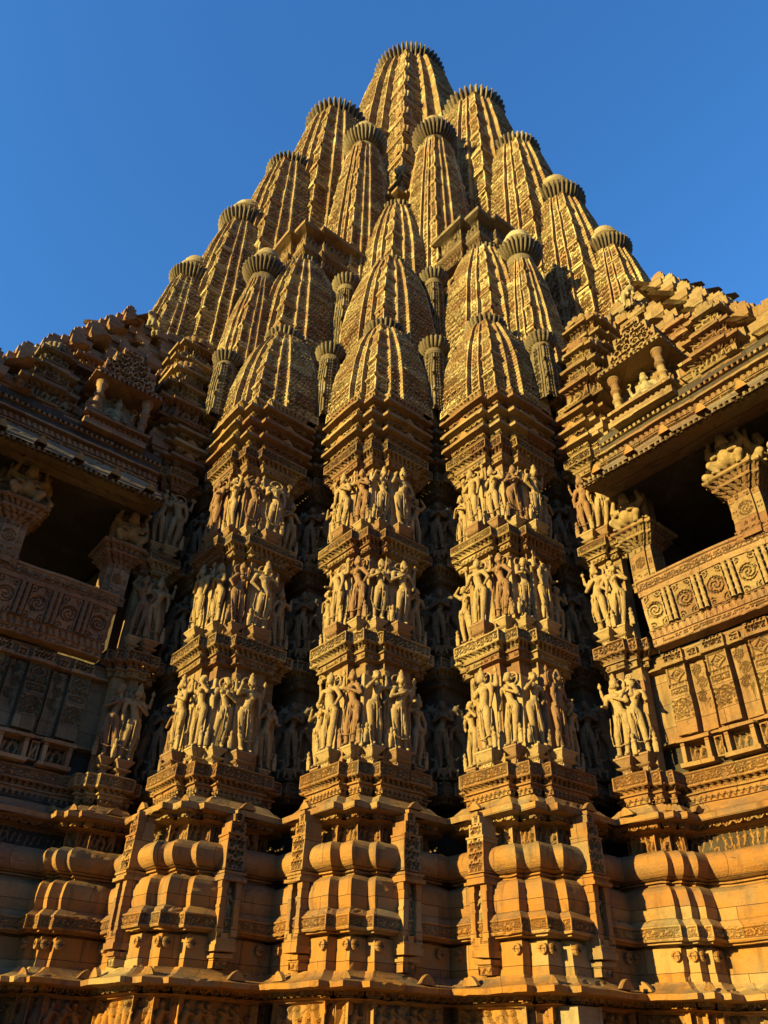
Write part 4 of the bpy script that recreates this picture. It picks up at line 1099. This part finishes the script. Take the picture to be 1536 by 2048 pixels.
        while x > -24:
            blk(XF((x, v - .06), mi), A1 if mi else A2, N1 if mi else N2, rr.uniform(.24, .36), rr.uniform(.50, .85)); x -= rr.uniform(.9, 1.3)
    rf = ro.build('stepped_roof', M_ROSE if mi else M_OCHRE, temple)
    # shrine niche over the eave with a seated deity
    nb = MB()
    def nbox(u0, u1, v0, v1, z0, z1, f=None):
        pts = [(u0, v0), (u1, v0), (u1, v1), (u0, v1)]
        path = [(u0, v0), (u1, v0), (u1, v1), (u0, v1)]
        # outward = +u front; path order must run along +v on the front
        pp = [(u0, v0), (u1, v0), (u1, v1), (u0, v1)]
        sweep(nb, mpath(pp, mi), [(0, z0), (0, z1, f) if f else (0, z1)], .03)
        a_ = [(*XF(p, mi), z1) for p in pp]; b_ = [(*XF(p, mi), z0) for p in pp]
        nb.add(a_ if not mi else a_[::-1], [(0, 1, 2, 3)]); nb.add(b_[::-1] if not mi else b_, [(0, 1, 2, 3)])
    va, vb = -9.05, -7.15
    nbox(-18, -15.85, va - .05, vb + .05, 15.55, 15.75); nbox(-18, -15.95, va, vb, 15.75, 15.95, p_leaf); nbox(-18, -15.80, va - .1, vb + .1, 15.95, 16.05)
    nbox(-18, -16.85, va + .2, vb - .2, 16.05, 17.5)
    nbox(-18, -15.70, va - .2, vb + .2, 17.52, 17.62, p_dent); nbox(-18, -15.78, va - .15, vb + .15, 17.62, 17.80, p_hang); nbox(-18, -15.9, va, vb, 17.80, 17.92)
    nbox(-18, -16.1, va + .1, vb - .1, 17.92, 18.6, make_gav(.34)); nbox(-18, -16.2, va + .35, vb - .35, 18.6, 19.15, make_gav(.34)); nbox(-18, -16.35, va + .6, vb - .6, 19.15, 19.6, make_gav(.3))
    ni = nb.build('roof_shrine', M_ROSE if mi else M_WALL, temple)
    for vv in (va + .18, vb - .18):
        cb = MB(); c_ = XF((-16.08, vv), mi)
        cb.lathe((c_[0], c_[1], 16.05), [(.17, 0), (.17, .12), (.12, .15), (.12, .45), (.16, .47), (.16, .52), (.12, .54), (.12, .85), (.16, .87), (.16, .93), (.12, .95), (.12, 1.2), (.18, 1.28), (.2, 1.47)], n=12)
        cb.build('column', M_ROSE if mi else M_WALL, ni)
    p = XF((-16.5, -8.1), mi); place(LIB['seated'], 'seated_deity_statue', ni, p[0], p[1], 16.07, 90 if mi else 0, .98)
    # miniature shrines beside it
    def kuta(cu, cv, z0, w, tiers, mat, fins=True):
        kb = MB()
        def rg(s): return [(cu - s, cv - s), (cu + s * .9, cv - s), (cu + s * .9, cv - s * .5), (cu + s, cv - s * .5), (cu + s, cv + s * .5), (cu + s * .9, cv + s * .5), (cu + s * .9, cv + s * .9), (cu + s * .5, cv + s * .9), (cu + s * .5, cv + s), (cu - s * .5, cv + s), (cu - s, cv + s)]
        z = z0
        for t in range(tiers):
            s = w * (1 - .20 * t); a_ = .55 * w if t == 0 else .30 * w
            pr = [(-.5, z - .02), (.0, z), (.04, z + .05), (-.03, z + .09), (-.10, z + .11), (-.10, z + .11 + a_, p_figs if a_ > .4 else p_loz), (-.02, z + .16 + a_, p_leaf), (.10, z + .18 + a_), (.12, z + .27 + a_), (.0, z + .32 + a_), (-.08, z + .36 + a_)]
            z += .36 + a_
            pr += [(-.10, z), (-.20, z + .26 * w, make_gav(.22)), (-.30, z + .28 * w)]; z += .26 * w
            sweep(kb, mpath(rg(s), mi), pr, .032)
        c_ = XF((cu, cv), mi)
        kb.lathe((c_[0], c_[1], z), [(w * .55, -.1), (w * .62, .03), (w * .6, .1), (w * .45, .14)], ribs=18, depth=.15, rib_rng=(1, 3))
        kb.lathe((c_[0], c_[1], z + .12), [(w * .30, 0), (w * .34, w * .12), (w * .28, w * .26), (w * .1, w * .36), (.01, w * .45)], n=16)
        return kb.build('miniature_shrine', mat, temple)
    kuta(-16.9, -5.9, 15.75, .82, 3, M_DARK if mi else M_WALL); kuta(-17.6, -7.0, 17.9, .6, 2, M_ROSE)
    kuta(-17.05, -10.25, 17.4, 1.05, 3, M_WALL); kuta(-18.6, -10.9, 19.6, 1.4, 3, M_WALL); kuta(-17.3, -4.6, 15.8, .6, 2, M_ROSE)
    return o, rf
for mi in (False, True):
    o, rf = arm(mi)
    p = XF((-18.6, -9.0), mi); place(LIB['lion'], 'lion_statue', rf, p[0], p[1], 23.3, -40 if not mi else 130, 1.1)

# pavilions standing above the outer piers
def pavilion(c, z, w, mat=M_DARK):
    b = MB(); cu, cv = c
    def rg(s): return [(cu - s, cv - s), (cu + s * .86, cv - s), (cu + s * .86, cv - s * .4), (cu + s, cv - s * .4), (cu + s, cv + s * .4), (cu + s * .86, cv + s * .4), (cu + s * .86, cv + s * .86), (cu + s * .4, cv + s * .86), (cu + s * .4, cv + s), (cu - s * .4, cv + s), (cu - s, cv + s)]
    sweep(b, rg(w), [(-.9, z - 1.6), (-.1, z - 1.5), (-.1, z - .9, p_figs), (.0, z - .8, p_leaf), (.1, z - .7), (.1, z - .6), (-.2, z - .5), (-.2, z - .1), (-.1, z), (-.1, z + .7, p_figs), (.05, z + .74), (.25, z + .8), (.27, z + .98), (.05, z + 1.1), (-.3, z + 1.3), (-.9, z + 1.6), (-1.3, z + 2.0)], .06)
    b.box(cu - w * .5, cu + w * .5, cv - w * .5, cv + w * .5, z + 1.2, z + 2.2)
    b.lathe((cu, cv, z + 2.2), [(w * .42, 0), (w * .50, .15), (w * .48, .3), (w * .34, .4)], ribs=18, depth=.2, rib_rng=(1, 3))
    b.lathe((cu, cv, z + 2.55), [(w * .34, 0), (w * .42, .3), (w * .40, .6), (w * .26, .9), (w * .1, 1.05), (.01, 1.2)], n=20)
    o = b.build('roof_pavilion', mat, temple)
    for s in (1,):
        place(LIB['lion'], 'lion_statue', o, cu + w * .5, cv + w * .5, z + 1.3, 20, .8)
    return o
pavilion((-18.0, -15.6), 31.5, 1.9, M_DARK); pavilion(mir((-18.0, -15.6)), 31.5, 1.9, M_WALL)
pavilion((-16.7, -20.0), 38.6, 1.2, M_WALL)

# ------------------------------------------------------------------ ground
g = MB(); N_ = 24
xs = np.linspace(-1500, 1500, N_ + 1)
G = np.array([[(x, y, 0.0) for y in xs] for x in xs]); g.grid(G)
gr = g.build('ground', M_GROUND, None, wobble=False); gr['kind'] = 'structure'
tot = sum(len(o.data.polygons) for o in COL.objects if o.type == 'MESH')
print('objects', len(COL.objects), 'faces', tot)
